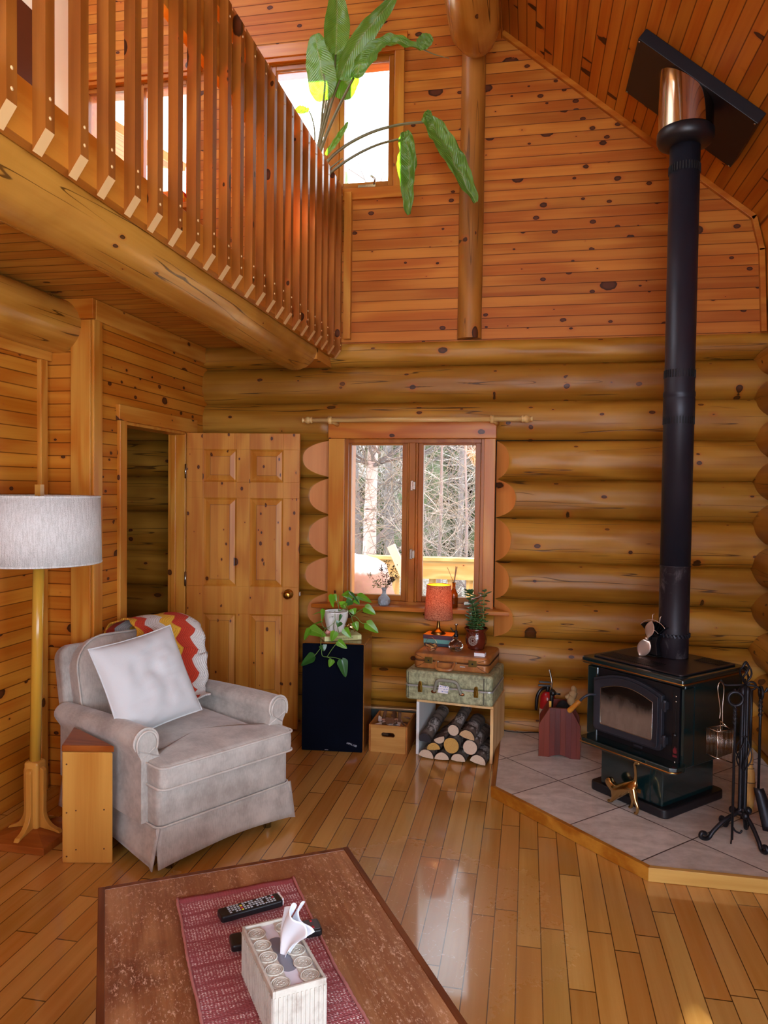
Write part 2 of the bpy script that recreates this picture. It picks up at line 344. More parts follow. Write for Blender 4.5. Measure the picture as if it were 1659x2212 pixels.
# ---- stacked logs
ZC = [-.06, .17, .40, .652, .905, 1.155, 1.442, 1.698, 1.955, 2.21, 2.455, 2.62]
def log_course(z0, z1, a0, a1, front, depth, sgn, axis, cuts=(), wav=1.0, seed=0, nb=14, bul=.105, flatn=None):
    """one log of the wall: cross-section bulges from the seam line towards the room; cuts=[(pos,dirn)] planed back beside an opening"""
    m = MB(); n = max(8, int((a1 - a0) / (.014 if cuts else .035))); b = bul; nb = 24 if cuts else nb
    zc, hh = (z0 + z1) / 2, (z1 - z0) / 2
    def pr_(t): return (max(0, 1 - abs(t) ** 2.5)) ** .66
    KC = .86
    def fn(u, v):
        t = v * 2 - 1; a = a0 + (a1 - a0) * u; cutz = False
        for pos, dr, kk in cuts:
            bb0 = b * (1 + .14 * noise.noise(V(((pos + dr * .1) * .7, seed * 1.7, 5))) * wav)
            ab = pos + dr * max(.0, bb0 * pr_(t) - .012) / kk
            if dr < 0:
                if u <= KC: a = a0 + (ab - a0) * u / KC
                else: a = ab + (a1 - ab) * (u - KC) / (1 - KC); cutz = True
            else:
                w_ = 1 - u
                if w_ <= KC: a = a1 + (ab - a1) * w_ / KC
                else: a = ab + (a0 - ab) * (w_ - KC) / (1 - KC); cutz = True
        wz = noise.noise(V((a * .9, seed * 3.1, 0))) * .008 * wav; bb = b * (1 + .14 * noise.noise(V((a * .7, seed * 1.7, 5))) * wav) + .010 * noise.noise(V((a * 4, t * 2, seed))) * (1 - t * t)
        d = bb * pr_(t)
        z = zc + t * hh + wz * (1 - abs(t) * .3)
        for pos, dr, kk in cuts:
            lim = .012 + kk * max(0, (a - pos) * dr)
            d = min(d, lim) if not cutz else min(lim, d + .02)
        if flatn and flatn[0] < a < flatn[1] and z < flatn[2]: d = min(d, .055)
        p = front - sgn * d
        return (a, p, z) if axis == 'x' else (p, a, z)
    n = max(n, 60) if cuts else n
    m.grid(fn, n, nb)
    if cuts:
        for f_i in range(len(m.f)):
            u = (f_i % n + .5) / n; u = u if cuts[0][1] < 0 else 1 - u
            if u > KC: m.mi[f_i] = 1; m.sm[f_i] = False
    m.uv = {}
    return m
rnd = random.Random(3)
for i in range(len(ZC) - 1):
    z0, z1 = ZC[i], ZC[i + 1]; bl = .082 if i < 10 else .075
    if z1 <= .87 or z0 >= 1.9:
        segs = [(-3.45, 1.55, [])]
    elif z0 < .87:
        segs = [(-3.45, -1.33, [(-1.335, -1, .5)]), (-.205, 1.55, [(-.205, 1, .55)]), (-1.335, -.205, [])]
    else:
        segs = [(-3.45, -1.33, [(-1.335, -1, .50 + rnd.uniform(-.12, .12))]), (-.205, 1.55, [(-.205, 1, .68 + rnd.uniform(-.16, .16))])]
    for (a0, a1, cu) in segs:
        zz1 = z1
        if z0 < .87 < z1 and not cu: zz1 = .826
        if z0 < 2.06 < z1 and not cu: pass
        m = log_course(z0, zz1, a0, a1, 4.985, 0, 1, 'x', cu, seed=i + len(cu) * 20 + (a0 > -1) * 7, bul=bl, flatn=(-1.345, -.195, 2.076) if 1.9 < z0 < 2 else None)
        m.build('log', [W['log_x'], W['cut']], wall_back, fix=False)
# right wall, logs running into the room; saddle-notched half a course off
wall_right = struct(holed('x', 1.50, 1.64, -3.3, 5.14, -.1, 2.62, [(-2.7, .9, .75, 2.2)]).build('wall_right', W['chink']))
ZR = [-.2] + [(ZC[i] + ZC[i + 1]) / 2 for i in range(len(ZC) - 1)]
for i in range(len(ZR) - 1):
    m = log_course(ZR[i], ZR[i + 1], .95, 5.0, 1.485, 0, 1, 'y', seed=40 + i, bul=.115)
    m.build('log', W['log_y'], wall_right, fix=False)
    if ZR[i] > 2.15 or ZR[i + 1] < .8: log_course(ZR[i], ZR[i + 1], -3.2, .95, 1.485, 0, 1, 'y', seed=60 + i).build('log', W['log_y'], wall_right, fix=False)
    else: log_course(ZR[i], ZR[i + 1], -3.2, -2.75, 1.485, 0, 1, 'y', seed=60 + i).build('log', W['log_y'], wall_right, fix=False)
prof = [(-.25, 4.624), (1.349, 3.314), (1.40, 3.115), (1.425, 2.600), (1.66, 2.60), (1.66, 3.3), (-.25, 4.85)]
struct(MB().prism(prof, lambda a, b, h: (a, h, b), -3.3, 5.1).build('ceiling_slope', W['ceil_r']))
m = MB(); m.bb(-.27, -.21, -3.3, 5.0, 4.55, 5.85); struct(m.build('wall_clerestory', W['ceil_r']))
m = MB()
for a in ((-3.6, -3.2, -3.3, 5.14), (-2.2, -.2, -3.3, 5.14), (-3.2, -2.2, -3.3, 2.2), (-3.2, -2.2, 4.0, 5.14)): m.bb(*a, 5.72, 5.85)  # unseen opening over the loft, added to light the cream wall
struct(m.build('ceiling', W['ceil_u']))
struct(MB().bb(-3.5, -1.33, -3.3, 4.95, 2.602, 2.66).build('ceiling_soffit', W['ceil_u']))
struct(MB().bb(-3.6, -3.42, -3.3, 5.14, -.1, 2.6).bb(-3.6, -3.29, -3.3, 4.949, 2.6, 5.71).build('wall_loft', W['cream']))
# rear of the great room: glazed gable behind the viewer
wr = struct(holed('y', -3.3, -3.18, -3.5, 1.6, -.1, 5.8, [(-.45, 1.3, .1, 2.45), (-1.2, -.3, 2.9, 4.6), (-.2, .8, 2.75, 3.6)]).build('wall_rear', W['plank_x']))
# left side walls
wall_left = struct(holed('x', -2.37, -2.255, 3.565, 4.99, 0, 2.602, [(3.886, 4.64, -.01, 1.985)]).build('wall_left', W['plank_y']))
MB().bb(-2.64, -2.3705, 3.565, 3.66, 0, 2.602).build('recess', W['plank_xl'], wall_left)
MB().bb(-2.64, -2.516, -3.3, 3.565, 0, 2.40).build('panel', W['plank_y'], wall_left)
wood_dark = W['trim_z']
def trim(n, m, mat, bevel=.003): return struct(m.build('trim_%d' % n, mat, bevel=bevel))
trim(1, MB().bb(-2.265, -2.238, 3.57, 4.92, 2.492, 2.600), W['trim_y'])                   # frieze over the door wall
trim(2, MB().bb(-2.374, -2.258, 3.545, 3.5645, 0, 2.492).bb(-2.2545, -2.236, 3.545, 3.625, 0, 2.492), W['trim_z'])
trim(3, MB().bb(-2.52, -2.240, 3.540, 3.567, 2.495, 2.601), W['trim_x'])
trim(4, MB().bb(-2.52, -2.492, -3.2, 3.56, 2.278, 2.368), W['trim_y'])
trim(5, MB().bb(-2.52, -2.492, 3.47, 3.525, 0, 2.278), W['trim_zy'])
trim(6, MB().bb(-2.258, -2.235, 3.80, 3.872, 0, 2.0).bb(-2.258, -2.235, 4.652, 4.72, 0, 2.0), W['trim_zy'])
trim(7, MB().bb(-2.258, -2.230, 3.785, 4.775, 1.99, 2.078), W['trim_y'])
trim(8, MB().bb(-2.375, -2.25, 3.868, 3.888, 0, 1.985).bb(-2.375, -2.25, 4.632, 4.652, 0, 1.985).bb(-2.375, -2.25, 3.889, 4.631, 1.972, 1.990).bb(-2.35, -2.315, 4.62, 4.634, 0, 1.97), W['trim_zy'])
# trim strip under the roof slope
m = MB(); pr = [(-.20, 4.580), (1.338, 3.318), (1.388, 3.115), (1.412, 2.62)]
for (a, b), (c, d) in zip(pr, pr[1:]):
    L = sqrt((c - a) ** 2 + (d - b) ** 2); an = math.atan2(d - b, c - a)
    m.box(((a + c) / 2 + .012 * sin(an) , 4.935, (b + d) / 2 - .012 * cos(an)), (L + .01, .03, .032), Matrix.Rotation(-an, 3, 'Y'))
trim(9, m, W['trim_x'], .002)
# loft beam, cross log, ridge log and upright
def rough_log(name, p0, p1, r0, r1, mat, label=None, seed=0, n=26, seg=60, clip=None, round_end=0):
    m = MB(); p0, p1 = V(p0), V(p1); ax = (p1 - p0).normalized(); u = ax.orthogonal().normalized(); u = V((0, 0, 1)) if abs(ax.z) < .5 else V((1, 0, 0)); w = ax.cross(u)
    vs = []; fs = []
    for i in range(seg + 1):
        t = i / seg; c = p0.lerp(p1, t); r = r0 + (r1 - r0) * t
        if round_end and t > 1 - round_end: q = (t - 1 + round_end) / round_end; r *= sqrt(max(.0, 1 - (q * .93) ** 2.6)) * .45 + .55
        for j in range(n):
            a = 2 * pi * j / n; d = u * cos(a) + w * sin(a)
            rr = r * (1 + .05 * noise.noise(c * 1.6 + d * .7 + V((seed, 0, 0))) + .018 * noise.noise(c * 7 + d * 3 + V((seed, 3, 0))))
            q = c + d * rr
            if clip: q = clip(q)
            vs.append(q)
    for i in range(seg):
        for j in range(n): fs.append((i * n + j, i * n + (j + 1) % n, (i + 1) * n + (j + 1) % n, (i + 1) * n + j))
    fs += [tuple(range(n - 1, -1, -1)), tuple(range(seg * n, seg * n + n))]
    m.add(vs, fs, True); return struct(m.build(name, mat, ang=50))
def bclip(q):
    if q.z > 2.492: q.x = min(q.x, -1.335)
    q.z = min(q.z, 2.655)
    return q
lb = rough_log('loft_beam', (-1.50, -3.2, 2.57), (-1.49, 4.62, 2.555), .165, .168, W['log_beam'], seed=4, clip=bclip)
MB().bb(-1.60, -1.335, 4.60, 4.95, 2.45, 2.60).build('tenon', W['trim_y'], lb)
rough_log('cross_beam', (-2.46, -3.2, 2.465), (-2.45, 3.562, 2.465), .145, .14, W['log_beam'], seed=9)
rough_log('ridge_beam', (-.375, -3.2, 4.50), (-.365, 4.80, 4.475), .172, .160, W['log_beam'], seed=2, round_end=.025)
rough_log('wall_column', (-.397, 4.955, 2.618), (-.393, 4.955, 4.48), .082, .078, W['log_z'], seed=6, seg=50)
# ---- railing of the loft
rail = thing('loft_railing', 'long pine balustrade of square upright spindles along the loft edge', 'railing', (-1.25, 1.6, 2.5))
rail.location = (-1.25, 0, 0)
def baluster_mesh():
    m = MB(); t = .0385
    # local: x from -t (inner face) to 0 (room side), y 0..t ; bevelled foot and head
    z0a, z0b, z1a, z1b = 2.552, 2.496, 3.700, 3.640
    pts = [(-t, z0b), (0, z0a), (0, z1b), (-t, z1a)]
    vs = [(a, 0, b) for a, b in pts] + [(a, t, b) for a, b in pts]
    m.add(vs, [(0, 3, 7, 4), (2, 1, 5, 6), (3, 2, 6, 7)], False); m.add(vs, [(0, 1, 2, 3), (7, 6, 5, 4)], False)
    m.mat = 1; m.add(vs, [(0, 4, 5, 1)], False)
    for z in (2.585, 2.635, 3.58): m.lathe([(0, .004), (.005, .003), (.0055, 0)], 8, (0, 0, 0)); 
    return m
def rotx(m): pass
m = baluster_mesh(); vs = m.v
# plugs: turn the three little discs to face the room
k = len(vs) - 3 * 24
for d, z in enumerate((2.585, 2.635, 3.58)):
    for i in range(24):
        v = vs[k + d * 24 + i]; vs[k + d * 24 + i] = V((v.z - .001, .019 + v.x, z + v.y))
b0 = m.build('baluster', [W['balu'], W['balucut']], rail)
BY = [1.465, 1.612, 1.760, 1.915, 2.056, 2.209, 2.357, 2.505, 2.653, 2.800, 2.949, 3.090, 3.239, 3.382, 3.524, 3.661, 3.793, 3.947, 4.094, 4.236, 4.383, 4.520, 4.681, 4.848]
b0.location = (0, BY[0], 0)
for y in BY[1:]:
    c = b0.copy(); COL.objects.link(c); c.parent = rail; c.location = (0, y, 0)
m = MB().bb(-.078, -.0385, -3.1, 4.94, 2.512, 2.664); m.build('rim_board', W['rim'], rail, bevel=.002)
MB().bb(-.078, -.040, -3.1, 4.94, 3.325, 3.545).build('lower_rail', W['rim'], rail, bevel=.002)
MB().bb(-.085, -.040, -3.1, 4.94, 3.61, 3.685).build('top_rail', W['rim'], rail, bevel=.002)
MB().bb(.005, .055, 4.905, 4.949, 2.635, 3.615).build('end_post', W['trim_z'], rail, bevel=.003)
# ---- window 1 (log wall)
w1 = struct(MB().bb(-1.335, -.205, 4.885, 4.925, 1.962, 2.072).build('window_1', W['trim_x'], bevel=.004))
for x0, x1 in ((-1.332, -1.222), (-.282, -.21)):
    MB().bb(x0, x1, 4.893, 4.925, .845, 1.962).build('side_casing', W['trim_z'], w1, bevel=.003)
MB().bb(-1.235, -1.2, 4.92, 5.14, .845, 1.962).bb(-.303, -.28, 4.92, 5.14, .845, 1.962).bb(-1.1995, -.3035, 4.92, 5.14, 1.935, 1.962).bb(-1.1995, -.3035, 4.92, 5.14, .82, .868).build('frame', W['sash_z'], w1, bevel=.002)
m = MB().prism([(-1.42, 4.80), (-.10, 4.80), (-.195, 4.93), (-.195, 5.0), (-1.33, 5.0), (-1.33, 4.93)], lambda a, b, h: (a, b, h), .820, .848)
m.build('sill', W['trim_x'], w1, bevel=.004)
def sash(par, x0, x1, z0, z1, fw, y0=4.955, mats=('sash_z', 'sash_x'), fb=None):
    fb = fb or fw; s = MB().bb(x0, x0 + fw, y0, y0 + .05, z0, z1).bb(x1 - fw, x1, y0, y0 + .05, z0, z1).build('sash', W[mats[0]], par, bevel=.003)
    MB().bb(x0 + fw, x1 - fw, y0, y0 + .05, z1 - fw, z1).bb(x0 + fw, x1 - fw, y0, y0 + .05, z0, z0 + fb).build('rail', W[mats[1]], s, bevel=.003)
    gb = MB().bb(x0 + fw + .001, x1 - fw - .001, y0 - .001, y0 + .006, z0 + fb, z1 - fw)
    MB().bb(x0 + fw, x1 - fw, y0 + .022, y0 + .026, z0 + fb, z1 - fw).build('pane', W['glass'], s)
    return s
sash(w1, -1.222, -.798, .868, 1.958, .036, fb=.036); sash(w1, -.725, -.308, .868, 1.958, .035, fb=.036)
MB().bb(-.798, -.783, 4.94, 5.02, .85, 1.958).bb(-.783, -.74, 4.925, 5.02, .85, 1.958).bb(-.74, -.725, 4.94, 5.02, .85, 1.958).build('mullion', W['sash_z'], w1, bevel=.004)
M_steel = flat('nickel', '#b8b2a6', .25, 1.0); M_brass = flat('brass', '#b98a3c', .22, 1.0); M_dkmetal = flat('dark_iron', '#1d1c1f', .45, .8)
for z in (1.19, 1.65):
    MB().bb(-.772, -.752, 4.912, 4.925, z - .035, z + .035).bb(-.756, -.738, 4.905, 4.918, z - .028, z + .028).build('latch', M_steel, w1, bevel=.004)
m = MB().bb(-.40, -.33, 4.87, 4.93, .868, .885); m.tube([(-.37, 4.90, .88), (-.36, 4.885, .90), (-.30, 4.86, .925), (-.285, 4.857, .945)], [.008, .008, .007, .006], 8); m.build('crank', M_steel, w1, bevel=.003)
# ---- windows 2 and 3 (loft)
def loftwin(n, x0, x1, mul, z0, z1, head):
    w = struct(MB().bb(x0 - .08, x1 + .075, 4.915, 4.955, z1, z1 + .085).bb(x0 - .06, x1 + .055, 4.925, 4.955, z1 - .03, z1 + .002).build('window_%d' % n, W['trim_x'], bevel=.003))
    MB().bb(x0 - .06, x0 + .01, 4.93, 4.955, z0 - .08, z1).build('side_casing', W['trim_z'], w, bevel=.003)
    MB().bb(x1 - .01, x1 + .055, 4.93, 4.955, z0 - .06, z1).build('side_casing', W['trim_z'], w, bevel=.003)
    MB().bb(x0 - .06, x1 + .055, 4.925, 4.955, z0 - .07, z0 + .005).build('sill', W['trim_x'], w, bevel=.003)
    MB().bb(x0, x0 + .02, 4.95, 5.14, z0, z1).bb(x1 - .02, x1, 4.95, 5.14, z0, z1).bb(x0 + .0205, x1 - .0205, 4.95, 5.14, z1 - .04, z1).bb(x0 + .0205, x1 - .0205, 4.95, 5.14, z0, z0 + .02).build('frame', W['sash_x'], w)
    MB().bb(mul - .04, mul + .04, 4.95, 5.05, z0, z1).build('mullion', W['sash_z'], w, bevel=.004)
    sash(w, x0 + .02, mul - .04, z0 + .02, z1 - .04, .032); sash(w, mul + .04, x1 - .02, z0 + .02, z1 - .04, .032)
    return w
w2 = loftwin(2, WIN2[0], WIN2[1], -1.335, WIN2[2], WIN2[3], 0)
m = MB(); m.bb(-1.16, -1.04, 4.945, 4.965, 3.655, 3.672); m.tube([(-1.05, 4.95, 3.67), (-1.04, 4.93, 3.70), (-1.07, 4.92, 3.72)], .007, 8); m.build('crank', M_steel, w2)
w3 = loftwin(3, WIN3[0], WIN3[1], -2.81, WIN3[2], WIN3[3], 0)
# ---- door
dr = struct(thing('door_1', None, None, (-2.236, 4.628, .008), R(8.15)))
dw, dh, dt = .757, 1.976, .034
cols = [(.118, .335), (.430, .645)]; rows = [(.22, .770), (.955, 1.545), (1.652, 1.868)]
cols = [(.112, .335), (.425, .648)]
holes = [(a, b, c, d) for a, b in cols for c, d in rows]
holed('y', 0, dt, 0, dw, 0, dh, holes).build('door_leaf', W['door'], dr, bevel=.0015)
m = MB()
for a, b, c, d in holes:
    p = MB(); fr = .03
    o = [(a, c), (b, c), (b, d), (a, d)]; i_ = [(a + .012, c + .012), (b - .012, c + .012), (b - .012, d - .012), (a + .012, d - .012)]; k = [(a + .045, c + .045), (b - .045, c + .045), (b - .045, d - .045), (a + .045, d - .045)]
    vs = [(x, .004, z) for x, z in o] + [(x, .013, z) for x, z in i_] + [(x, .003, z) for x, z in k] + [(x, .030, z) for x, z in o]
    fs = [(q, (q + 1) % 4, 4 + (q + 1) % 4, 4 + q) for q in range(4)] + [(4 + q, 4 + (q + 1) % 4, 8 + (q + 1) % 4, 8 + q) for q in range(4)] + [(8, 9, 10, 11), (15, 14, 13, 12)] + [(q, (q + 1) % 4, 12 + (q + 1) % 4, 12 + q) for q in range(4)]
    p.add(vs, fs, False)
    q_ = [(a + .047, c + .047), (b - .047, c + .047), (b - .047, d - .047), (a + .047, d - .047)]; p.mat = 1
    p.add([(x, .0026, z) for x, z in k] + [(x, .0026, z) for x, z in q_], [(i, (i + 1) % 4, 4 + (i + 1) % 4, 4 + i) for i in range(4)], False); p.build('panel', [W['door'], W['panel_shade']], dr)  # dark ring painted on as the shade around the raised field
def knob():
    m = MB(); m.lathe([(0, 0), (.032, 0), (.033, .004), (.026, .009), (.012, .012), (.011, .03), (.02, .036), (.028, .046), (.029, .056), (.023, .066), (.010, .070), (0, .070)], 24); return m
kb = knob().build('knob', M_brass, dr); kb.location = (.69, 0, .91); kb.rotation_euler = (R(90), 0, 0)
kb = knob().build('knob', M_brass, dr); kb.location = (.69, dt, .91); kb.rotation_euler = (R(-90), 0, 0)
MB().bb(dw - .001, dw + .012, .008, .026, .895, .925).build('latch', M_steel, dr, bevel=.003)
for z in (.2, 1.0, 1.72):
    MB().bb(-.012, .0, -.012, .018, z - .045, z + .045).lathe([(.006, -.048), (.006, .048)], 10, (-.006, -.010, z)).build('hinge', M_steel, dr)
# ================================================================ armchair and its textiles
def velvet(name, c1, c2, sc_=6):
    g = G(name, .85, sheen=.35); n = g.noise(g.co(), sc_, 5, .65); n2 = g.noise(g.sc(g.co(), 260, 40, 40), 1, 2); f = g.ma('ADD', g.ma('MULTIPLY', n, .8), g.ma('MULTIPLY', n2, .2))
    g.base(g.mix(g.sst(f, .3, .7), S(c1), S(c2))); g.set('Sheen Roughness', .4); g.bump(n2, .15, .003); return g.m
F_vel = velvet('taupe_velvet', '#9a9288', '#c6c0b5'); F_pipe = velvet('velvet_piping', '#b0a89c', '#cfc8bd')
F_lin = flat('white_linen', '#cbccca', .85, bump=.2, bs=350)
ch = thing('armchair', 'beige velvet armchair with rolled arms and a pleated skirt', 'armchair', (-1.485, 2.82, 0), R(58.1))
# local frame: x across the seat, y to the back, z up
AW = .70
def skirt(x0, y0, x1, y1, ox, oy, name='skirt'):
    m = MB()
    def fn(u, v):
        k = (1 - v); x = x0 + (x1 - x0) * u; y = y0 + (y1 - y0) * u; o = .022 * k + .006 * sin(u * 9 + x0 * 7) * k
        e = .012 * k * (1 if u > .97 else 0)
        return (x + ox * (o + e), y + oy * (o + e), .056 - .022 * (abs(u - .5) * 2) ** 3 * k + (.144) * v)
    m.grid(fn, 26, 6); o = m.build(name, F_vel, ch, solid=.006); return o
skirt(-.012, 0, AW + .012, 0, 0, -1); skirt(0, .90, 0, -.012, -1, 0); skirt(AW, -.012, AW, .90, 1, 0); skirt(AW, .90, 0, .90, 0, 1)
MB().bb(.03, AW - .03, .03, .85, .05, .20).build('pleat_lining', F_vel, ch)
m = MB(); m.prism(rrect(AW, .90, .03, 4), lambda a, b, h: (a + AW / 2, b + .45, h), .197, .355); m.build('base', F_vel, ch, bevel=.012, seg=3, ang=40)
pp = [(a + AW / 2, b + .45, .2) for a, b in rrect(AW + .012, .912, .034, 4)]
MB().tube(pp, .005, 6, close=True).build('welt', F_pipe, ch)
# seat cushion, T-shaped with a crowned top
def cush(poly, z0, z1, crown, rad, name, mat=F_vel, n=5):
    m = MB(); cx = sum(p[0] for p in poly) / len(poly); cy = sum(p[1] for p in poly) / len(poly); vs = []; k = len(poly); rings = []
    def ring(s, z): rings.append([(cx + (p[0] - cx) * s, cy + (p[1] - cy) * s, z) for p in poly])
    ring(.0, z0 - crown * .3); ring(.5, z0 - crown * .25); ring(.97, z0)
    for i in range(n + 1):
        a = -pi / 2 + pi * i / n; ring(1 + (cos(a) - 1) * rad * 2.2, (z0 + z1) / 2 + (z1 - z0) / 2 * sin(a))
    for s in (.9, .75, .5, .25, .0): ring(s, z1 + crown * (1 - s * s))
    vs = [p for r in rings for p in r]; fs = [(i * k + j, i * k + (j + 1) % k, (i + 1) * k + (j + 1) % k, (i + 1) * k + j) for i in range(len(rings) - 1) for j in range(k)]
    m.add(vs, fs, True); return m
def dens(poly, st=.03):
    out = []
    for (a, b) in zip(poly, poly[1:] + poly[:1]):
        n = max(1, int(sqrt((a[0] - b[0]) ** 2 + (a[1] - b[1]) ** 2) / st)); out += [(a[0] + (b[0] - a[0]) * i / n, a[1] + (b[1] - a[1]) * i / n) for i in range(n)]
    return out
tp = arc((.03, .0), .035, 180, 270, 4) + arc((AW - .03, .0), .035, 270, 360, 4) + [(AW + .005, .10), (AW - .095, .112), (AW - .10, .62), (.10, .62), (.095, .112), (-.005, .10)]
tp = dens(tp)
m = cush(tp, .358, .462, .022, .012, 'seat_cushion'); m.build('seat_cushion', F_vel, ch)
for z in (.366, .455): MB().tube([(x * 1.004 - .001, y * 1.004, z + (.0)) for x, y in tp], .0055, 6, close=True).build('piping', F_pipe, ch)
def arm(x, sg):
    m = MB(); r = .056; zc = .545
    pts = [(-.045 * sg, .20), (-.045 * sg, .50)] if False else None
    def prof():
        o = []
        for a in range(-30, 211, 15):
            o.append((x + sg * .018 + r * cos(R(a)), zc + r * sin(R(a))))
        o += [(x - sg * 0 - .042, .47), (x - .042, .20), (x + .042, .20), (x + .042, .47)]
        return o
    pr = prof(); n = len(pr); vs = []; st = 16
    for i in range(st + 1):
        t = i / st; y = .085 + (.86 - .085) * t; dz = -.045 * t ** 1.5; 
        for a, b in pr: vs.append((a, y, b + dz * max(0, (b - .3) / .3)))
    fs = [(i * n + j, i * n + (j + 1) % n, (i + 1) * n + (j + 1) % n, (i + 1) * n + j) for i in range(st) for j in range(n)] + [tuple(range(n - 1, -1, -1)), tuple(range(st * n, st * n + n))]
    m.add(vs, fs, True); o = m.build('arm', F_vel, ch, ang=50)
    out = [(a, .080, b) for a, b in pr]
    cxm = sum(p[0] for p in pr) / n
    f = MB(); f.tube([(cxm + (a - cxm) * .86, .078, .2 + (b - .2) * .985 - .004) for a, b in pr[:17]] , .005, 6).tube([(a, .088, b) for a, b in pr[-4:-3] + pr[:17] + pr[-1:]], .005, 6); f.build('welt', F_pipe, o)
arm(.012, -1); arm(AW - .012, 1)
# back frame and loose back cushion
bk = thing('back', None, None); bk.parent = ch; bk.location = (AW / 2, .74, .255); bk.rotation_euler = (R(-14), 0, 0)
def rtop(w, h, r): return [(-w / 2, 0), (w / 2, 0)] + arc((w / 2 - r, h - r), r, 0, 90, 8) + arc((-w / 2 + r, h - r), r, 90, 180, 8)
MB().prism(rtop(.70, .60, .07), lambda a, b, h: (a, h, b), .06, .15).build('backrest', F_vel, bk, bevel=.022, seg=4, ang=40)
bp = dens([(-.31, .03), (.31, .03)] + [(a, b + .02) for a, b in rtop(.64, .60, .16)[2:]], .035)
m = cush(bp, 0, .13, .035, .02, 'c'); m.v = [V((v.x, -v.z + .075, v.y)) for v in m.v]; m.build('back_cushion', F_vel, bk)
MB().tube([(x * 1.0, -.045, y) for x, y in bp], .0055, 6, close=True).build('piping', F_pipe, bk)
for x, y in ((.075, .035), (.60, .035), (.07, .80), (.63, .80)):
    MB().lathe([(.019, 0), (.019, .06), (.017, .20)], 16, (x, y, 0)).build('leg', M_steel, ch)
# white throw pillow
pw = thing('throw_pillow', 'white linen throw pillow leaning against the armchair back', 'pillow', (-1.485, 2.82, 0), R(58.1))
m = MB(); HS = .222
def pil(sd):
    def fn(u, v):
        a, b = u * 2 - 1, v * 2 - 1; e = (1 - a ** 4) * (1 - b ** 4)
        pinch = 1 - .055 * (1 - a * a) * abs(b) ** 3; pin2 = 1 - .055 * (1 - b * b) * abs(a) ** 3
        w = .009 * noise.noise(V((a * 3, b * 2, 2))) * 2 + .008 * noise.noise(V((a * 2 + b * 4, b * 7 - a * 3, 7)))
        return (a * HS * pin2, sd * (.075 * max(e, 0) ** .55 * (1 - .25 * (a * a + b * b) / 2) + w * max(e, 0)), b * HS * pinch)
    return fn
m.grid(pil(1), 30, 30); m.grid(pil(-1), 30, 30); m.uv = {}
po = m.build('cover', F_lin, pw)
Q = Matrix.Translation((.178, .405, .712)) @ Matrix.Rotation(R(-9), 4, 'Y') @ Matrix.Rotation(R(-25), 4, 'X') @ Matrix.Rotation(R(6), 4, 'Z')
po.matrix_local = Q
e = MB(); ep = []
for i in range(4):
    for j in range(12):
        t = -1 + 2 * j / 12; a, b = [(t, -1), (1, t), (-t, 1), (-1, -t)][i]
        ep.append((a * HS * (1 - .055 * (1 - b * b) * abs(a) ** 3), 0, b * HS * (1 - .055 * (1 - a * a) * abs(b) ** 3)))
e.tube(ep, .0045, 5, close=True); eo = e.build('seam', F_lin, pw); eo.matrix_local = Q
# crocheted chevron blanket folded over the back
g = G('chevron_crochet', .9); u, v, _ = g.xyz('UV')
zz = g.ma('MULTIPLY', g.ma('ABSOLUTE', g.ma('SUBTRACT', g.ma('FRACT', g.ma('MULTIPLY', v, 9.0)), .5)), .19)
wv = g.ma('ADD', g.ma('MULTIPLY_ADD', u, .92, .03), g.ma('SUBTRACT', zz, .045))
cc = g.ramp(wv, [(0, S('#d79a1f')), (.07, S('#cf9420')), (.085, S('#c03519')), (.20, S('#c23a1c')), (.215, S('#cfc8c2')), (.40, S('#d6cfc8')), (.415, S('#e0a82c')), (.56, S('#e4b032')), (.575, S('#bf3418')), (.77, S('#c63c1e')), (.785, S('#ddd8d0')), (1, S('#e2ded8'))], 'LINEAR')
row = g.ma('SINE', g.ma('MULTIPLY', wv, 210)); st = g.ma('SINE', g.ma('MULTIPLY', v, 330)); bmp = g.ma('ADD', g.ma('MULTIPLY', row, .6), g.ma('MULTIPLY', st, .25))
ho = g.vor(g.vec(g.ma('MULTIPLY', wv, 26), g.ma('MULTIPLY', v, 52), 0.0), 1, 'F1', .25); hm = g.sst(ho.outputs['Distance'], .1, .22)
lines = g.ma('LESS_THAN', g.ma('ABSOLUTE', g.ma('SUBTRACT', g.ma('FRACT', g.ma('MULTIPLY', v, 9.0)), .5)), .09)
k = g.ma('MULTIPLY_ADD', row, .10, .9); cc = g.mix(1.0, cc, g.vec(k, k, k), 'MULTIPLY'); cc = g.mix(g.ma('MULTIPLY', g.ma('SUBTRACT', 1.0, hm), g.ma('MULTIPLY', lines, .75)), cc, S('#4a2a12'))
g.base(cc); g.bump(bmp, .5, .004); M_chev = g.m
bl = thing('crochet_blanket', 'red, yellow and white chevron crochet blanket hung over the armchair back', 'blanket', (-1.485, 2.82, 0), R(58.1))
path = bez([(0, .56, .515), (0, .62, .53), (0, .635, .60), (0, .675, .75), (0, .712, .868), (0, .785, .922), (0, .90, .912), (0, 1.04, .85), (0, 1.09, .68)], 9)
def bfn(u, v):
    t = v * (len(path) - 1); i = min(int(t), len(path) - 2); p = path[i].lerp(path[i + 1], t - i)
    x = .285 + .355 * u + .035 * u * min(1, max(0, (v - .15) * 5)) + .006 * sin(v * 56) * (1 if u > .5 else -1) + (.03 * (v - .5) if u > .5 else 0)
    cr = .5 + .5 * cos((x - .35) / .33 * pi) if False else 0
    dz = -.055 * max(0, (abs(x - .35) - .17) / .17) ** 2 if .35 < v < .9 else 0
    n = .010 * noise.noise(V((x * 9, v * 5, 1)))
    return (x, p.y + n - .015, p.z + dz + n + .012)
m = MB(); m.grid(bfn, 26, 80); bo = m.build('knit', M_chev, bl, solid=.009)
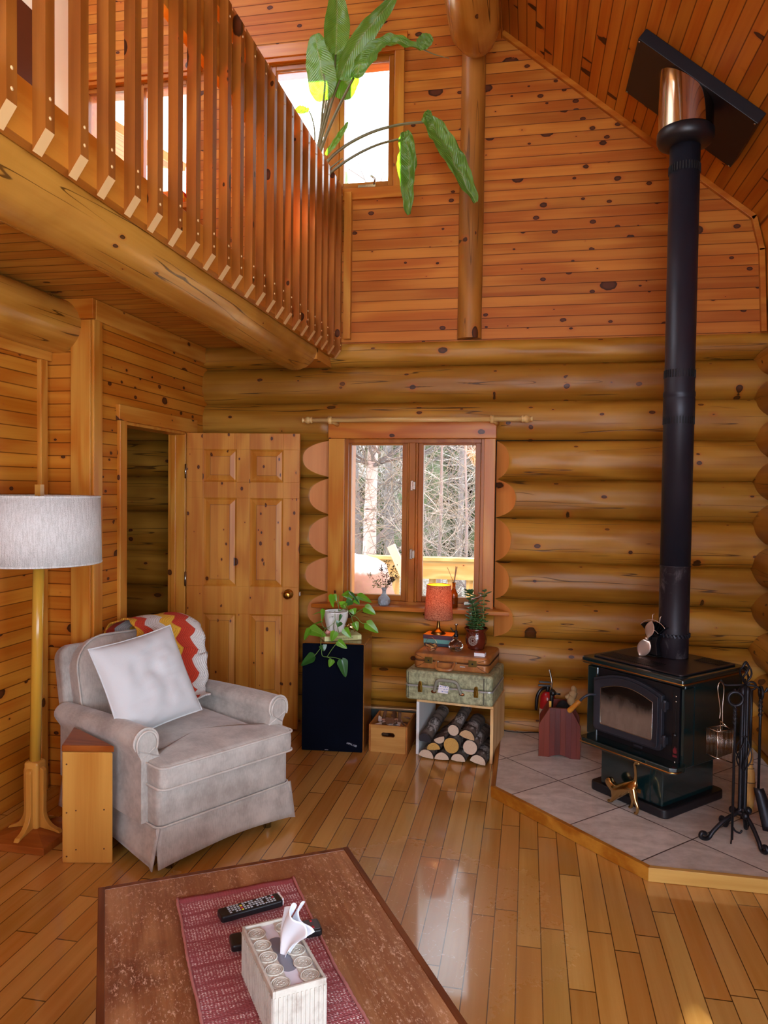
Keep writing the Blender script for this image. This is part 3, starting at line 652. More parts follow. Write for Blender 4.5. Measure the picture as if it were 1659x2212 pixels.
# ================================================================ wooden corner stand beside the chair
st = thing('plant_stand', 'triangular solid pine stand with a darker top board, against the armchair', 'side table')
W['stand'] = wood('stand_pine', '#bd7d38', '#d8a35c', ax=2, ac=0, knots=.10, kscale=.6, rough=.35, gscale=.5, fig=.3).m; W['stand_top'] = wood('stand_top', '#8e481e', '#a85f2e', ax=0, ac=1, rough=.3).m
A_, B_, C_ = V((-1.936, 2.829)), V((-1.722, 2.872)), V((-2.030, 3.060))
m = MB(); m.prism([A_, B_, C_], lambda a, b, h: (a, b, h), 0, .483); m.build('body', W['stand'], st, bevel=.006)
cn = (A_ + B_ + C_) / 3
m = MB(); m.prism([cn + (A_ - cn) * 1.02, cn + (B_ - cn) * 1.04 , cn + (C_ - cn) * 1.03], lambda a, b, h: (a, b, h), .484, .512); m.build('top_board', W['stand_top'], st, bevel=.004)
M_nail = flat('nail_hole', '#5a3312', .8)
m = MB(); dx = (B_ - A_).normalized(); nn = V((dx.y, -dx.x))
for a, z in ((.02, .43), (.02, .22), (.06, .23), (.18, .235), (.06, .06), (.18, .065), (.02, .03)):
    p = A_ + dx * a + nn * .0005; m = MB(); m.T = Matrix.Translation((p.x, p.y, z)) @ Matrix.Rotation(math.atan2(dx.y, dx.x), 4, 'Z') @ Matrix.Rotation(R(90), 4, 'X'); m.lathe([(.0035, -.002), (.0035, .0008), (0, .0008)], 10); m.T = None; m.build('screw', M_nail, st)
# ================================================================ floor lamp
fl = thing('floor_lamp', 'floor lamp with drum shade of white textured fabric and pale wooden pole', 'floor lamp', (-2.20, 3.015, 0))
g = G('lamp_linen', .9); th = g.co('Object'); X = g.xyz(); an = g.ma('ARCTAN2', X[1], X[0]); nn_ = g.noise(g.vec(g.ma('MULTIPLY', an, 45), g.ma('MULTIPLY', X[2], 16), 0.0), 1, 3, .6); n2 = g.noise(g.co(), 230, 2)
g.base(g.mix(g.sst(g.ma('ADD', g.ma('MULTIPLY', nn_, .6), g.ma('MULTIPLY', n2, .4)), .35, .65), S('#bfbbb2'), S('#dcd9d2'))); g.bump(g.ma('ADD', nn_, n2), .5, .006); M_shade = g.m
m = MB(); m.lathe([(.264, 0), (.258, .30)], 64, (.025, 0, 1.272)); m.f = m.f[:-2]; m.mi = m.mi[:-2]; m.sm = m.sm[:-2]; m.build('lamp_shade', M_shade, fl, solid=.004)
for r, z in ((.264, 1.272), (.258, 1.572)):
    m = MB(); m.tube([(.025 + r * cos(2 * pi * i / 64), r * sin(2 * pi * i / 64), z) for i in range(64)], .0045, 6, close=True); m.build('shade_rim', M_shade, fl)
W['lampw'] = wood('lamp_maple', '#ba7a34', '#d09a54', ax=2, ac=0, rough=.3, gscale=.6, fig=.2, knots=0).m; W['pole'] = wood('lamp_pole', '#c28f30', '#d8ae52', ax=2, ac=0, rough=.22, coat=.3, gscale=.6, fig=.1).m
MB().tube([(0, 0, .36), (.012, 0, .9), (.022, 0, 1.30)], .0245, 20).build('pole', W['pole'], fl)
m = MB(); m.box((.025, 0, 1.60), (.028, .028, .05)); m.tube([(.024, 0, 1.3), (.025, 0, 1.58)], .006, 8); m.tube([(.025 - .258, 0, 1.56), (.025 + .258, 0, 1.56)], .003, 6).tube([(.025, -.258, 1.56), (.025, .258, 1.56)], .003, 6); m.build('finial', W['lampw'], fl)
m = MB(); 
vs = [(-.15, -.15, 0), (.15, -.15, 0), (.15, .15, 0), (-.15, .15, 0), (-.15, -.15, .034), (.15, -.15, .034), (.15, .15, .034), (-.15, .15, .034), (0, 0, .062)]
m.add(vs, [(3, 2, 1, 0), (0, 1, 5, 4), (1, 2, 6, 5), (2, 3, 7, 6), (3, 0, 4, 7), (4, 5, 8), (5, 6, 8), (6, 7, 8), (7, 4, 8)], False); m.build('base', W['stand_top'], fl, bevel=.003)
m = MB(); m.bb(-.035, .035, -.035, .035, .05, .36); m.build('column', W['lampw'], fl, bevel=.012, seg=3)
ft = [(.0, .33)] + arc((.03, .31), .022, 90, 0, 5) + [(.050, .15)] + arc((.135, .135), .085, 180, 262, 8) + [(.136, .035), (.10, .044), (.0, .060)]
for a in range(4):
    m = MB(); m.prism(ft, lambda x, z, h: (x, h, z), -.013, .013); o = m.build('foot', W['lampw'], fl, bevel=.003); o.rotation_euler = (0, 0, R(90 * a - 90))
# ================================================================ coffee table
tz = .42
g = wood('worn_oak', '#7f4c2c', '#a5734a', ax=1, ac=0, rough=.38, gscale=1.2, fig=.3, bump=.15, spec=.45, dm=(1, 1, 1))
wn = g.noise(g.co(), 5, 5, .7); sp = g.noise(g.sc(g.co(), 150, 60, 1), 1, 3, .75); big = g.noise(g.co(), 3.2, 3, .55)
col = g.mix(g.ma('MULTIPLY', g.sst(big, .53, .66), .6), g.col, S('#5d2c1a')); col = g.mix(g.ma('MULTIPLY', g.sst(sp, .52, .72), g.sst(wn, .32, .6)), col, S('#d4b096'))
g.base(col); g.set('Roughness', g.ma('MULTIPLY_ADD', wn, .3, .25)); W['oak'] = g.m
W['oakrim'] = wood('oak_edge', '#5e2f1a', '#7a4426', ax=1, ac=0, rough=.4, gscale=1).m
ct = thing('coffee_table', 'low dark oak coffee table with a worn top and raised edge strip', 'coffee table', (-1.242, 1.99, 0), R(31.5))
TW, TL = .785, 1.30
MB().bb(.018, TW - .018, -TL, -.018, tz - .028, tz - .002).build('table_top', W['oak'], ct)
MB().bb(0, .019, -TL, 0, tz - .05, tz).bb(TW - .019, TW, -TL, 0, tz - .05, tz).bb(.0195, TW - .0195, -.0185, 0, tz - .05, tz).bb(.0195, TW - .0195, -TL, -TL + .0185, tz - .05, tz).build('edge_strip', W['oakrim'], ct, bevel=.002)
MB().bb(.04, TW - .04, -TL + .04, -.04, tz - .12, tz - .03).build('apron', W['oakrim'], ct)
for x in (.04, TW - .10):
    for y in (-.10, -TL + .04): MB().bb(x, x + .06, y, y + .06, 0, tz - .05).build('leg', W['oakrim'], ct, bevel=.004)
# woven runner (top-level, lies on the table)
g = G('rag_weave', .95); X = g.xyz(); u, v = X[0], X[1]
n1 = g.noise(g.vec(g.ma('MULTIPLY', u, 3.0), g.ma('MULTIPLY', v, 55), 1.0), 1, 3, .6); seg = g.vor(g.vec(g.ma('MULTIPLY', u, 130), g.ma('MULTIPLY', v, 210), 0.0), 1, 'F1', .35)
dash = g.ma('MULTIPLY', g.ma('SUBTRACT', 1.0, g.sst(seg.outputs['Distance'], .2, .42)), g.sst(n1, .42, .56)); n3 = g.noise(g.sc(g.co(), 60, 200, 1), 1, 2)
cb = g.mix(n1, S('#7c2e32'), S('#a8595c')); end = g.sst(v, -.034, -.028); 
cb = g.mix(g.ma('MULTIPLY', dash, g.ma('SUBTRACT', 1.0, end)), cb, S('#eadad4')); cb = g.mix(g.ma('MULTIPLY', end, .8), cb, S('#a04a52')); g.base(cb)
g.bump(g.ma('ADD', seg.outputs['Distance'], g.ma('MULTIPLY', n3, .4)), .6, .004); M_run = g.m
ang = math.atan2(2.159 - 1.973, -.689 + .978)
def rfn(u, v):
    y = -v * .78; x = u * .345 + .004 * noise.noise(V((u * 3, y * 12, 3))) + .012 * sin(y * 4) * (1 if u > .5 else .6)
    return (x, y, .003 + .0025 * noise.noise(V((x * 14, y * 16, 0))) + (.0025 if (u < .04 or u > .96) else 0))
m = MB(); m.grid(rfn, 24, 60); ro = m.build('table_runner', M_run, None, solid=.003); ro.location = (-.978, 1.973, tz + .0015); ro.rotation_euler = (0, 0, ang)
tag(ro, 'burgundy and white woven rag runner lying on the coffee table', 'table runner')
m = MB()
for u in (0, 1):
    pts = [rfn(u, i / 60) for i in range(61)]; m.tube([(p[0], p[1], p[2] + .001) for p in pts], [.0035 + .0012 * (i % 2) for i in range(61)], 5)
m.build('selvedge', flat('runner_edge', '#b0706a', .9, var=.2), ro)
# remotes
M_blk = flat('black_plastic', '#0d0d10', .35); M_key = flat('grey_key', '#9a9a9c', .5); M_red = flat('red_key', '#b02030', .5); M_blue = flat('blue_key', '#2a6ac0', .5); M_yel = flat('yellow_key', '#c8b020', .5); M_wht = flat('white_gloss', '#f0f0f0', .4); M_gry = flat('slate_panel', '#4a4c52', .4)
def remote(name, label, p0, p1, w, keyf, endcap=None):
    p0, p1 = V(p0), V(p1); L = (p1 - p0).length; an = math.atan2(p1.y - p0.y, p1.x - p0.x)
    r = thing(name, label, 'remote control', (p0.x, p0.y, tz + .0130), an)
    m = MB(); m.prism([(a + L / 2, b) for a, b in rrect(L, w, .008, 4)], lambda a, b, h: (a, b, h), 0, .020); m.build('body', M_blk, r, bevel=.005, seg=3)
    m = MB(); keyf(m, L, w); m.build('buttons', [M_key, M_red, M_blue, M_yel, M_gry], r, bevel=.0012)
    if endcap: MB().bb(L - .0025, L + .0006, -w / 2 + .004, w / 2 - .004, .004, .0225).build('end_trim', M_wht, r)
    return r
def k1(m, L, w):
    q = random.Random(4)
    for i in range(17):
        x = .02 + i * (L - .035) / 17
        if i in (0,): continue
        for j in range(4 if i % 5 else 3):
            if q.random() < .1: continue
            m.mat = 0
            if i == 5: m.mat = (3, 1, 3, 2)[j]
            if i == 16: m.mat = 1 if j == 2 else 0
            y = -w / 2 + .009 + j * (w - .018) / 3; m.bb(x - .0032, x + .0032, y - .0028, y + .0028, .0195, .0222)
def k2(m, L, w):
    m.mat = 4; m.bb(L - .05, L - .006, -w / 2 + .005, w / 2 - .005, .0195, .0207)
    for i in range(11):
        x = .035 + i * .0125
        if x > L - .055: break
        for j in range(4):
            m.mat = 2 if i > 6 else 0; y = -w / 2 + .010 + j * (w - .02) / 3; m.bb(x - .004, x + .004, y - .0035, y + .0035, .0195, .0223)
    m.mat = 1
    for j in range(5): y = -w / 2 + .010 + j * (w - .02) / 4; m.bb(L - .058, L - .053, y - .003, y + .003, .0195, .0223)
    for y in (-.014, .014): m.bb(L - .026, L - .020, y - .004, y + .004, .0205, .0225)
remote('remote_control', 'slim black remote control with rows of small grey keys on the runner', (-.812, 1.888, 0), (-.675, 2.005, 0), .047, k1, True)
remote('remote_control', 'chunky black remote control with blue and red keys behind the tissue box', (-.735, 1.78, 0), (-.528, 1.900, 0), .056, k2)
# tissue box
tb = thing('tissue_box', 'cream carved wooden tissue box cover on the runner', 'tissue box', (-.667, 1.690, tz + .0105), math.atan2(1.737 - 1.685, -.592 + .664) )
g = G('distressed_cream', .7); n = g.noise(g.co(), 30, 4, .6); g.base(g.mix(g.sst(n, .45, .75), S('#bdb8aa'), S('#a2988a'))); M_tb = g.m
bw, bl_, bh = .122, .262, .118
W0 = .0
m = MB()
m.bb(0, .006, -bl_, 0, 0, bh).bb(bw - .006, bw, -bl_, 0, 0, bh).bb(.006, bw - .006, -.006, 0, 0, bh).bb(.006, bw - .006, -bl_, -bl_ + .006, 0, bh)
n = 12
for i in range(n):
    x = (i + .5) * bw / n; m.bb(x - .0028, x + .0028, -bl_ - .002, -bl_, .0, bh - .014)
n = 26
for i in range(n):
    y = -(i + .5) * bl_ / n
    for x0 in (-.002, bw): m.bb(x0, x0 + .002, y - .0028, y + .0028, 0, bh - .014)
m.build('box', M_tb, tb, bevel=.0012)
MB().bb(.006, bw - .006, -bl_ + .006, -.006, bh - .012, bh - .008).build('top_panel', flat('carton', '#cfccd4', .8), tb)
MB().prism([(a + bw / 2, b - bl_ / 2) for a, b in rrect(.036, .135, .017, 6)], lambda a, b, h: (a, b, h), bh - .0079, bh - .0072).build('slot', flat('slot_film', '#6f6e78', .3), tb)
for x0 in (.008, bw - .046):
    m = MB(); m.bb(x0, x0 + .036, -bl_ + .008, -.008, bh - .0078, bh - .005)
    for i in range(5):
        c = (x0 + .018, -.036 - i * .049, bh - .005)
        for r, w in ((.0205, .0022), (.0155, .0013), (.0115, .0013), (.005, .0012)): m.tube([(c[0] + r * cos(2 * pi * k / 20), c[1] + r * sin(2 * pi * k / 20), c[2]) for k in range(20)], w, 6, close=True)
        for k in range(6): a = k * pi / 3; m.ball((c[0] + .0075 * cos(a), c[1] + .0075 * sin(a), c[2]), (.0028, .0028, .0014), 6, 4)
        if i < 4: m.tube([(c[0] + .0075 * cos(2 * pi * k / 14), c[1] - .0245 + .0055 * sin(2 * pi * k / 14), c[2]) for k in range(14)], .0015, 6, close=True)
    m.build('carving', M_tb, tb)
g = G('tissue', .8); g.base(S('#dcdfe4')); g.set('Subsurface Weight', .0); M_tis = g.m
def tis(u, v):
    h = v * .125; w = .020 + .050 * v ** .8
    x = (u - .5) * 2; y = -.13 - .02 * v + x * w * .75; 
    return (bw / 2 + .010 * sin(u * 9 + v) * (.4 + v) + .02 * v, y + .012 * sin(v * 4), bh - .012 + h * (1 - .30 * (abs(x - .1)) ** 1.6) + .006 * sin(u * 14) * v)
m = MB(); m.grid(tis, 26, 16)
def tis2(u, v):
    p = tis(u * .6 + .1, v); return (p[0] + .022 * v + .006, p[1] + .02 * v, p[2] * 1.0 - .03 * v + .02 * u * v)
m.grid(tis2, 20, 14); m.build('tissue', M_tis, tb, solid=.0008)

sf_a = thing('added_sofa', 'low grey couch added out of view to hold back low light', 'added_sofa', (-2.4, -.5, 0))  # couch added out of view to keep low light off the left wall
MB().bb(.05, 2.15, .1, 1.0, .06, .42).build('base', F_vel, sf_a, bevel=.03, seg=3); MB().bb(.05, 2.15, .02, .22, .42, .78).build('backrest', F_vel, sf_a, bevel=.05, seg=3)
for x0 in (0, 2.0): MB().bb(x0, x0 + .2, .0, 1.02, .06, .6).build('arm', F_vel, sf_a, bevel=.05, seg=3)
for x0 in (.22, 1.12): MB().bb(x0, x0 + .86, .24, 1.03, .422, .54).build('seat_cushion', F_vel, sf_a, bevel=.04, seg=3)
# ================================================================ loudspeaker and what stands on it
g = G('speaker_cloth', .95, spec=.05); n = g.noise(g.co(), 5, 4); f = g.noise(g.sc(g.co(), 900, 900, 900), 1, 1); g.base(g.mix(n, S('#06080f'), S('#0c101d'))); g.bump(f, .4, .002); M_cloth = g.m
W['walnut'] = wood('walnut_veneer', '#8a5526', '#a8703a', ax=2, ac=1, rough=.28, gscale=1.2, fig=.2, coat=.2).m; W['walnut_t'] = wood('walnut_veneer_top', '#7c4a22', '#98622f', ax=0, ac=1, rough=.18, gscale=1.2, fig=.2, coat=.4).m
sp = thing('loudspeaker', 'tall floor loudspeaker with dark navy cloth front and walnut veneer sides', 'loudspeaker', (-1.352, 4.38, 0), R(4.4))
MB().bb(0, .388, .022, .375, 0, .655).build('cabinet', W['walnut'], sp, bevel=.002)
MB().bb(0, .388, .022, .375, .655, .673).build('top_panel', W['walnut_t'], sp, bevel=.002)
MB().bb(.004, .384, 0, .0215, .004, .668).build('grille_cloth', M_cloth, sp, bevel=.006, seg=3)
M_let = flat('silver_lettering', '#b8bcc4', .4, .5)
letters('lettering', 'HPM-100', .017, M_let, sp, (.318, -.0008, .052), (R(90), R(17), 0))
MB().bb(.150, .172, -.0012, 0, .012, .0145).build('badge', M_let, sp)
MB().lathe([(.006, 0), (.006, .004), (0, .004)], 12, (.012, .004, .6685)).build('corner_stud', M_brass, sp)
M_bk = flat('sage_cover', '#b9b878', .6, var=.06); M_page = flat('page_edges', '#d9cfb8', .8); M_ink = flat('dark_ink', '#33351f', .7)
def book(name, label, w, d, h, cover, loc, rz, parent=None, spine_mat=None, group=None):
    b = thing(name, label, 'book', loc, rz, group)
    t = .003
    MB().bb(0, w, 0, d, 0, t).bb(0, w, 0, d, h - t, h).bb(0, w, 0, t, t, h - t).build('cover', cover, b, bevel=.0012)
    MB().bb(.003, w - .003, t, d - .004, t, h - t).build('pages', M_page, b)
    return b
bk1 = book('book', 'sage green hardback book lying under the potted plant on the loudspeaker', .238, .165, .031, M_bk, (-1.221, 4.432, .6745), R(28))
letters('spine_title', 'Outdoor Building Book', .0115, M_ink, bk1, (.128, -.0006, .0155), (R(90), 0, 0), .0003)
M_lab = flat('pale_label', '#d6d79a', .6); MB().bb(.0, .026, -.0006, .0, .001, .030).build('spine_label', M_lab, bk1); MB().bb(.212, .234, -.0006, 0, .004, .027).build('spine_label', M_lab, bk1)
BT = .7057
# pot with folded wall, pothos
g = G('white_glaze', .35, coat=.3); n = g.noise(g.co(), 40, 3); g.base(g.mix(g.sst(n, .6, .8), S('#e4e1dc'), S('#9a948c'))); M_pot = g.m
po = thing('potted_pothos', 'trailing green pothos in a dented white ceramic pot on the loudspeaker', 'potted plant', (-1.195, 4.615, BT + .004))
def potf(u, v):
    a = u * 2 * pi; r = .055 + .020 * v - .004 * (1 - v) ** 2
    d = .014 * math.exp(-((a - 4.55) / .35) ** 2) * sin(v * pi) + .012 * math.exp(-((a - 5.4) / .3) ** 2) * sin(v * pi) + .008 * noise.noise(V((cos(a) * 2, sin(a) * 2, v * 2)))
    r -= d; return (r * cos(a), r * sin(a), .128 * v)
m = MB(); m.grid(potf, 48, 14); m.add([(.054 * cos(2 * pi * i / 32), .054 * sin(2 * pi * i / 32), .001) for i in range(32)], [tuple(range(32))]); m.build('pot', M_pot, po, solid=.006)
MB().lathe([(0, .112), (.063, .110), (.06, .10)], 24).build('soil', flat('potting_soil', '#1c130d', .95, bump=.8, bs=120), po)
g = G('pothos_leaf', .28, coat=.2); uu, vv, _ = g.xyz('UV'); rib = g.ma('SUBTRACT', 1.0, g.sst(g.ma('ABSOLUTE', g.ma('SUBTRACT', uu, .5)), .0, .05)); n = g.noise(g.co(), 12, 2)
g.base(g.mix(rib, g.mix(n, S('#4a8a1c'), S('#86c238')), S('#9cc95a'))); g.set('Transmission Weight', 0.0); M_leaf = g.m
g2 = G('pothos_leaf_dark', .3, coat=.2); uu, vv, _ = g2.xyz('UV'); n = g2.noise(g2.co(), 12, 2); g2.base(g2.mix(n, S('#1f4a22'), S('#3f7a30'))); M_leafd = g2.m
M_stem = flat('green_stem', '#6b8f3c', .5)
def translucent(m, c, fac=.4):
    t = m.node_tree; b = t.nodes['Principled BSDF']; tr = t.nodes.new('ShaderNodeBsdfTranslucent'); tr.inputs[0].default_value = S(c); mx = t.nodes.new('ShaderNodeMixShader'); mx.inputs[0].default_value = fac
    t.links.new(b.outputs[0], mx.inputs[1]); t.links.new(tr.outputs[0], mx.inputs[2]); t.links.new(mx.outputs[0], t.nodes['Material Output'].inputs[0])
translucent(M_leaf, '#7ac81e', .4); translucent(M_leafd, '#4a9030', .25)
def heart(m, base, tip, w, normal, droop=.15, fold=.25, shape='heart', nu=8, nv=12):
    base, tip = V(base), V(tip); ax = tip - base; L = ax.length; ax.normalize(); nrm = V(normal); nrm = (nrm - ax * nrm.dot(ax)).normalized(); sd = ax.cross(nrm)
    def prof(t):
        if shape == 'heart': return (min(1, (t + .02) / .22) ** .6) * max(0, 1 - t) ** .62 * 1.22 if t > 0 else .25
        if shape == 'oval': return max(.02, sin(pi * min(1, t * .94 + .05))) ** .62
        return max(.02, sin(pi * (t * .9 + .07))) ** .75
    def fn(u, v):
        x = (u - .5) * 2; hw = w * .5 * prof(v) ; t = v - (.10 * abs(x) ** 1.5 * (1 - v) if shape == 'heart' else 0)
        return tuple(base + ax * (L * t) + sd * (hw * x) + nrm * (-droop * L * v * v + fold * hw * abs(x) - .0))
    m.grid(fn, nu, nv); return m
def P(x, y, Y): return at(x, y, Y)
C0 = V(po.location)
def leafpart(name, mat, base, tip, w, nrm=(0, -1, .35), **k):
    m = MB(); heart(m, V(base) - C0, V(tip) - C0, w, nrm, **k); return m.build(name, mat, po)
pz = lambda x, y: (640 + x / 8.295, 1260 + y / 8.295)
LV = [  # base px, tip px, depth, width(m), dark?, normal
    ((650, 210), (640, 440), 4.60, .060, 0, (-.6, -1, .2)), ((655, 215), (720, 320), 4.63, .045, 0, (.6, -1, .3)), ((950, 180), (800, 205), 4.62, .05, 0, (0, -.6, 1)), ((1000, 280), (830, 200), 4.62, .055, 0, (0, -.6, 1)),
    ((960, 165), (1160, 360), 4.58, .030, 1, (.8, -.5, .6)), ((1100, 230), (1355, 320), 4.60, .062, 0, (.1, -.6, .8)), ((990, 300), (880, 390), 4.60, .055, 1, (0, -1, .2)), ((1060, 290), (1130, 380), 4.60, .042, 0, (.2, -1, .4)),
    ((1230, 430), (1420, 550), 4.55, .062, 0, (0, -1, .55)), ((1010, 460), (1040, 560), 4.58, .050, 0, (.2, -1, .1)), ((1260, 715), (1470, 880), 4.52, .066, 0, (0, -1, .5)), ((1050, 700), (1100, 850), 4.58, .046, 0, (.4, -1, 0)),
    ((490, 470), (450, 670), 4.52, .042, 0, (-.6, -1, .1)), ((460, 690), (180, 770), 4.50, .030, 0, (0, -.25, 1)), ((440, 520), (270, 550), 4.52, .018, 0, (0, -.25, 1)), ((250, 830), (535, 935), 4.44, .078, 0, (0, -.8, .7)),
    ((245, 830), (120, 1015), 4.43, .048, 0, (-.5, -1, .3)), ((690, 865), (630, 1050), 4.40, .052, 0, (.5, -1, .2)), ((860, 820), (980, 980), 4.40, .050, 0, (-.3, -1, .5)), ((750, 1040), (905, 1170), 4.36, .048, 0, (-.3, -1, .5)),
    ((470, 1110), (500, 1215), 4.36, .050, 1, (.5, -1, .3)), ((320, 1310), (62, 1465), 4.35, .070, 1, (-.1, -1, .7)), ((640, 1370), (590, 1505), 4.355, .040, 0, (.3, -1, .1)), ((815, 1370), (890, 1690), 4.355, .066, 1, (.4, -1, .1)),
    ((800, 560), (770, 690), 4.50, .022, 1, (.7, -1, 0)), ((780, 690), (740, 780), 4.50, .048, 1, (0, -1, .2)), ((850, 380), (880, 440), 4.58, .05, 0, (0, -1, .6)), ((800, 400), (880, 330), 4.60, .05, 0, (0, -1, .6))]
for (b, t, Y, w, dk, nr) in LV:
    leafpart('leaf', M_leafd if dk else M_leaf, P(*pz(*b), Y), P(*pz(*t), Y - .008), w, nr)
def vine(pts, r=.0018):
    m = MB(); q = bez([P(*pz(x, y), Y) - C0 for x, y, Y in pts], 6); m.tube(q, r, 6); m.build('vine', M_stem, po)
vine([(760, 500, 4.615), (755, 300, 4.615), (750, 215, 4.62)]); vine([(770, 500, 4.61), (740, 370, 4.6), (650, 215, 4.60)]); vine([(765, 495, 4.61), (870, 420, 4.6), (960, 180, 4.6)]); vine([(780, 495, 4.61), (900, 450, 4.6), (985, 580, 4.57), (1100, 510, 4.56), (1230, 430, 4.55)])
vine([(985, 580, 4.57), (1080, 610, 4.55), (1170, 710, 4.53), (1260, 715, 4.52)]); vine([(985, 580, 4.57), (1010, 680, 4.57), (1050, 700, 4.58)]); vine([(900, 450, 4.6), (1000, 330, 4.6), (1100, 230, 4.6)])
vine([(690, 500, 4.56), (695, 600, 4.525), (680, 700, 4.52), (520, 810, 4.50), (450, 680, 4.50), (460, 520, 4.52)]); vine([(520, 810, 4.50), (460, 930, 4.42), (440, 1060, 4.36), (450, 1200, 4.358), (470, 1300, 4.355), (550, 1320, 4.35), (680, 1330, 4.355), (815, 1370, 4.355)])
vine([(450, 1140, 4.36), (390, 1220, 4.355), (320, 1310, 4.35)]); vine([(550, 1320, 4.35), (640, 1180, 4.352), (750, 1040, 4.36)]); vine([(680, 700, 4.52), (670, 800, 4.46), (690, 870, 4.40)]); vine([(720, 700, 4.5), (750, 830, 4.48), (770, 900, 4.46)]); vine([(550, 1320, 4.35), (620, 1355, 4.352), (640, 1370, 4.355)])
# crystal and elephant
M_rose = G('rose_quartz', .3); M_rose.base(S('#d99a92')); M_rose.set('Subsurface Weight', .2); M_rose = M_rose.m
cr = MB(); vs0 = random.Random(2); cr.ball((0, 0, .012), (.019, .014, .014), 7, 5); cr.v = [v * (1 + .18 * vs0.uniform(-1, 1)) for v in cr.v]; zmin = min(v.z for v in cr.v); cr.v = [V((v.x, v.y, v.z - zmin)) for v in cr.v]; cr.sm = [False] * len(cr.sm)
o = cr.build('crystal', M_rose); o.location = (-1.217, 4.496, BT + .0005); tag(o, 'rough pink crystal on the green book in front of the white pot', 'crystal')
M_gold = flat('polished_brass', '#c8a06a', .12, 1.0)
def creature(name, pts, edges, radii, mat, parent, sub=2):
    me = bpy.data.meshes.new(name); me.from_pydata([tuple(p) for p in pts], edges, []); me.materials.append(mat)
    o = bpy.data.objects.new(name, me); COL.objects.link(o); o.parent = parent
    md = o.modifiers.new('k', 'SKIN'); md.use_smooth_shade = True; sv = me.skin_vertices[0].data
    for i, r in enumerate(radii): sv[i].radius = r if isinstance(r, tuple) else (r, r)
    sv[0].use_root = True
    s = o.modifiers.new('s', 'SUBSURF'); s.levels = sub; s.render_levels = sub
    return o
el = thing('elephant_figurine', 'small shiny brass elephant figurine on the green book', 'figurine', (-1.085, 4.60, BT), R(200))
k = .001
pts = [(0, 0, 36), (16, 0, 37), (28, 0, 42), (36, 0, 38), (42, 0, 26), (44, 0, 14), (47, 0, 8), (-14, 0, 36), (-20, 0, 30), (14, 8, 20), (15, 8, 4), (14, -8, 20), (17, -8, 4), (-12, 8, 20), (-13, 8, 4), (-12, -8, 20), (-15, -8, 4), (-24, 0, 20), (24, 12, 40), (24, -12, 40)]
ed = [(0, 1), (1, 2), (2, 3), (3, 4), (4, 5), (5, 6), (0, 7), (7, 8), (1, 9), (9, 10), (1, 11), (11, 12), (7, 13), (13, 14), (7, 15), (15, 16), (8, 17), (2, 18), (2, 19)]
rr = [17, 15, 12, 8, 4.5, 3.5, 3, 15, 6, 6.5, 5, 6.5, 5, 6.5, 5, 6.5, 5, 1.5, (7, 3), (7, 3)]
creature('body', [V(p) * k * 1.15 for p in pts], ed, [(r * k if not isinstance(r, tuple) else (r[0] * k, r[1] * k)) for r in rr], M_gold, el)
# ================================================================ white box of firewood with suitcases
RS = R(-7.87); SO = V((-.647, 4.475, 0))
def sh(a, d, z): return V((SO.x + cos(RS) * a - sin(RS) * d, SO.y + sin(RS) * a + cos(RS) * d, z))
bx = thing('shelf_box', 'open-fronted white wooden box holding firewood under the suitcases', 'storage box', SO, RS)
M_white = flat('white_paint', '#dcdedb', .5, var=.05); M_rawpine = W['pale']
MB().bb(0, .019, 0, .395, 0, .325).build('side_panel', M_white, bx, bevel=.002); MB().bb(.456, .475, 0, .395, 0, .325).build('side_panel', W['pale'], bx, bevel=.002)
MB().bb(0, .475, .0, .395, .3255, .343).build('top_panel', W['pale'], bx, bevel=.002)
MB().bb(.0195, .4555, .37, .39, .24, .325).bb(.0195, .4555, .37, .39, .0, .10).build('back_rail', wood('shelf_rail', '#8a5c30', '#a87a48', ax=0, ac=2, rough=.5).m, bx)
# firewood
g = G('birch_bark', .85); X = g.xyz(); n = g.noise(g.sc(g.co(), 9, 22, 9), 1, 4, .65); n2 = g.noise(g.sc(g.co(), 22, 9, 22), 1, 4, .6); rv = g.orand()
cb = g.mix(g.sst(n, .38, .62), S('#2c211a'), S('#6b5d52')); cb = g.mix(g.ma('MULTIPLY', g.sst(n2, .5, .62), g.sst(g.noise(g.co(), 9, 2), .45, .6)), cb, S('#b8b2ac')); cb = g.mix(g.ma('MULTIPLY', g.sst(n2, .60, .66), .8), cb, S('#1c130d')); g.base(cb); g.bump(g.ma('ADD', n, n2), .6, .01); M_bark = g.m
def ends(name, c1, c2):
    g = G(name, .75); X = g.xyz(); d = g.N('VectorMath', {0: g.vec(X[0], 0.0, X[2])}, operation='LENGTH').outputs['Value']; w = g.ma('MULTIPLY_ADD', g.noise(g.co(), 25, 3), .012, d)
    r = g.ma('MULTIPLY_ADD', g.ma('SINE', g.ma('MULTIPLY', w, 900)), .5, .5); g.base(g.mix(g.ma('MULTIPLY', g.ma('ADD', r, g.noise(g.co(), 80, 3)), .5), S(c1), S(c2))); return g.m
E_pale = ends('split_wood_pale', '#d9c6ae', '#bfa286'); E_yel = ends('split_wood_yellow', '#d2ab5c', '#a87a34'); E_dark = ends('charred_end', '#33343a', '#22232a'); E_tan = ends('split_wood_tan', '#cfae84', '#b08c5e')
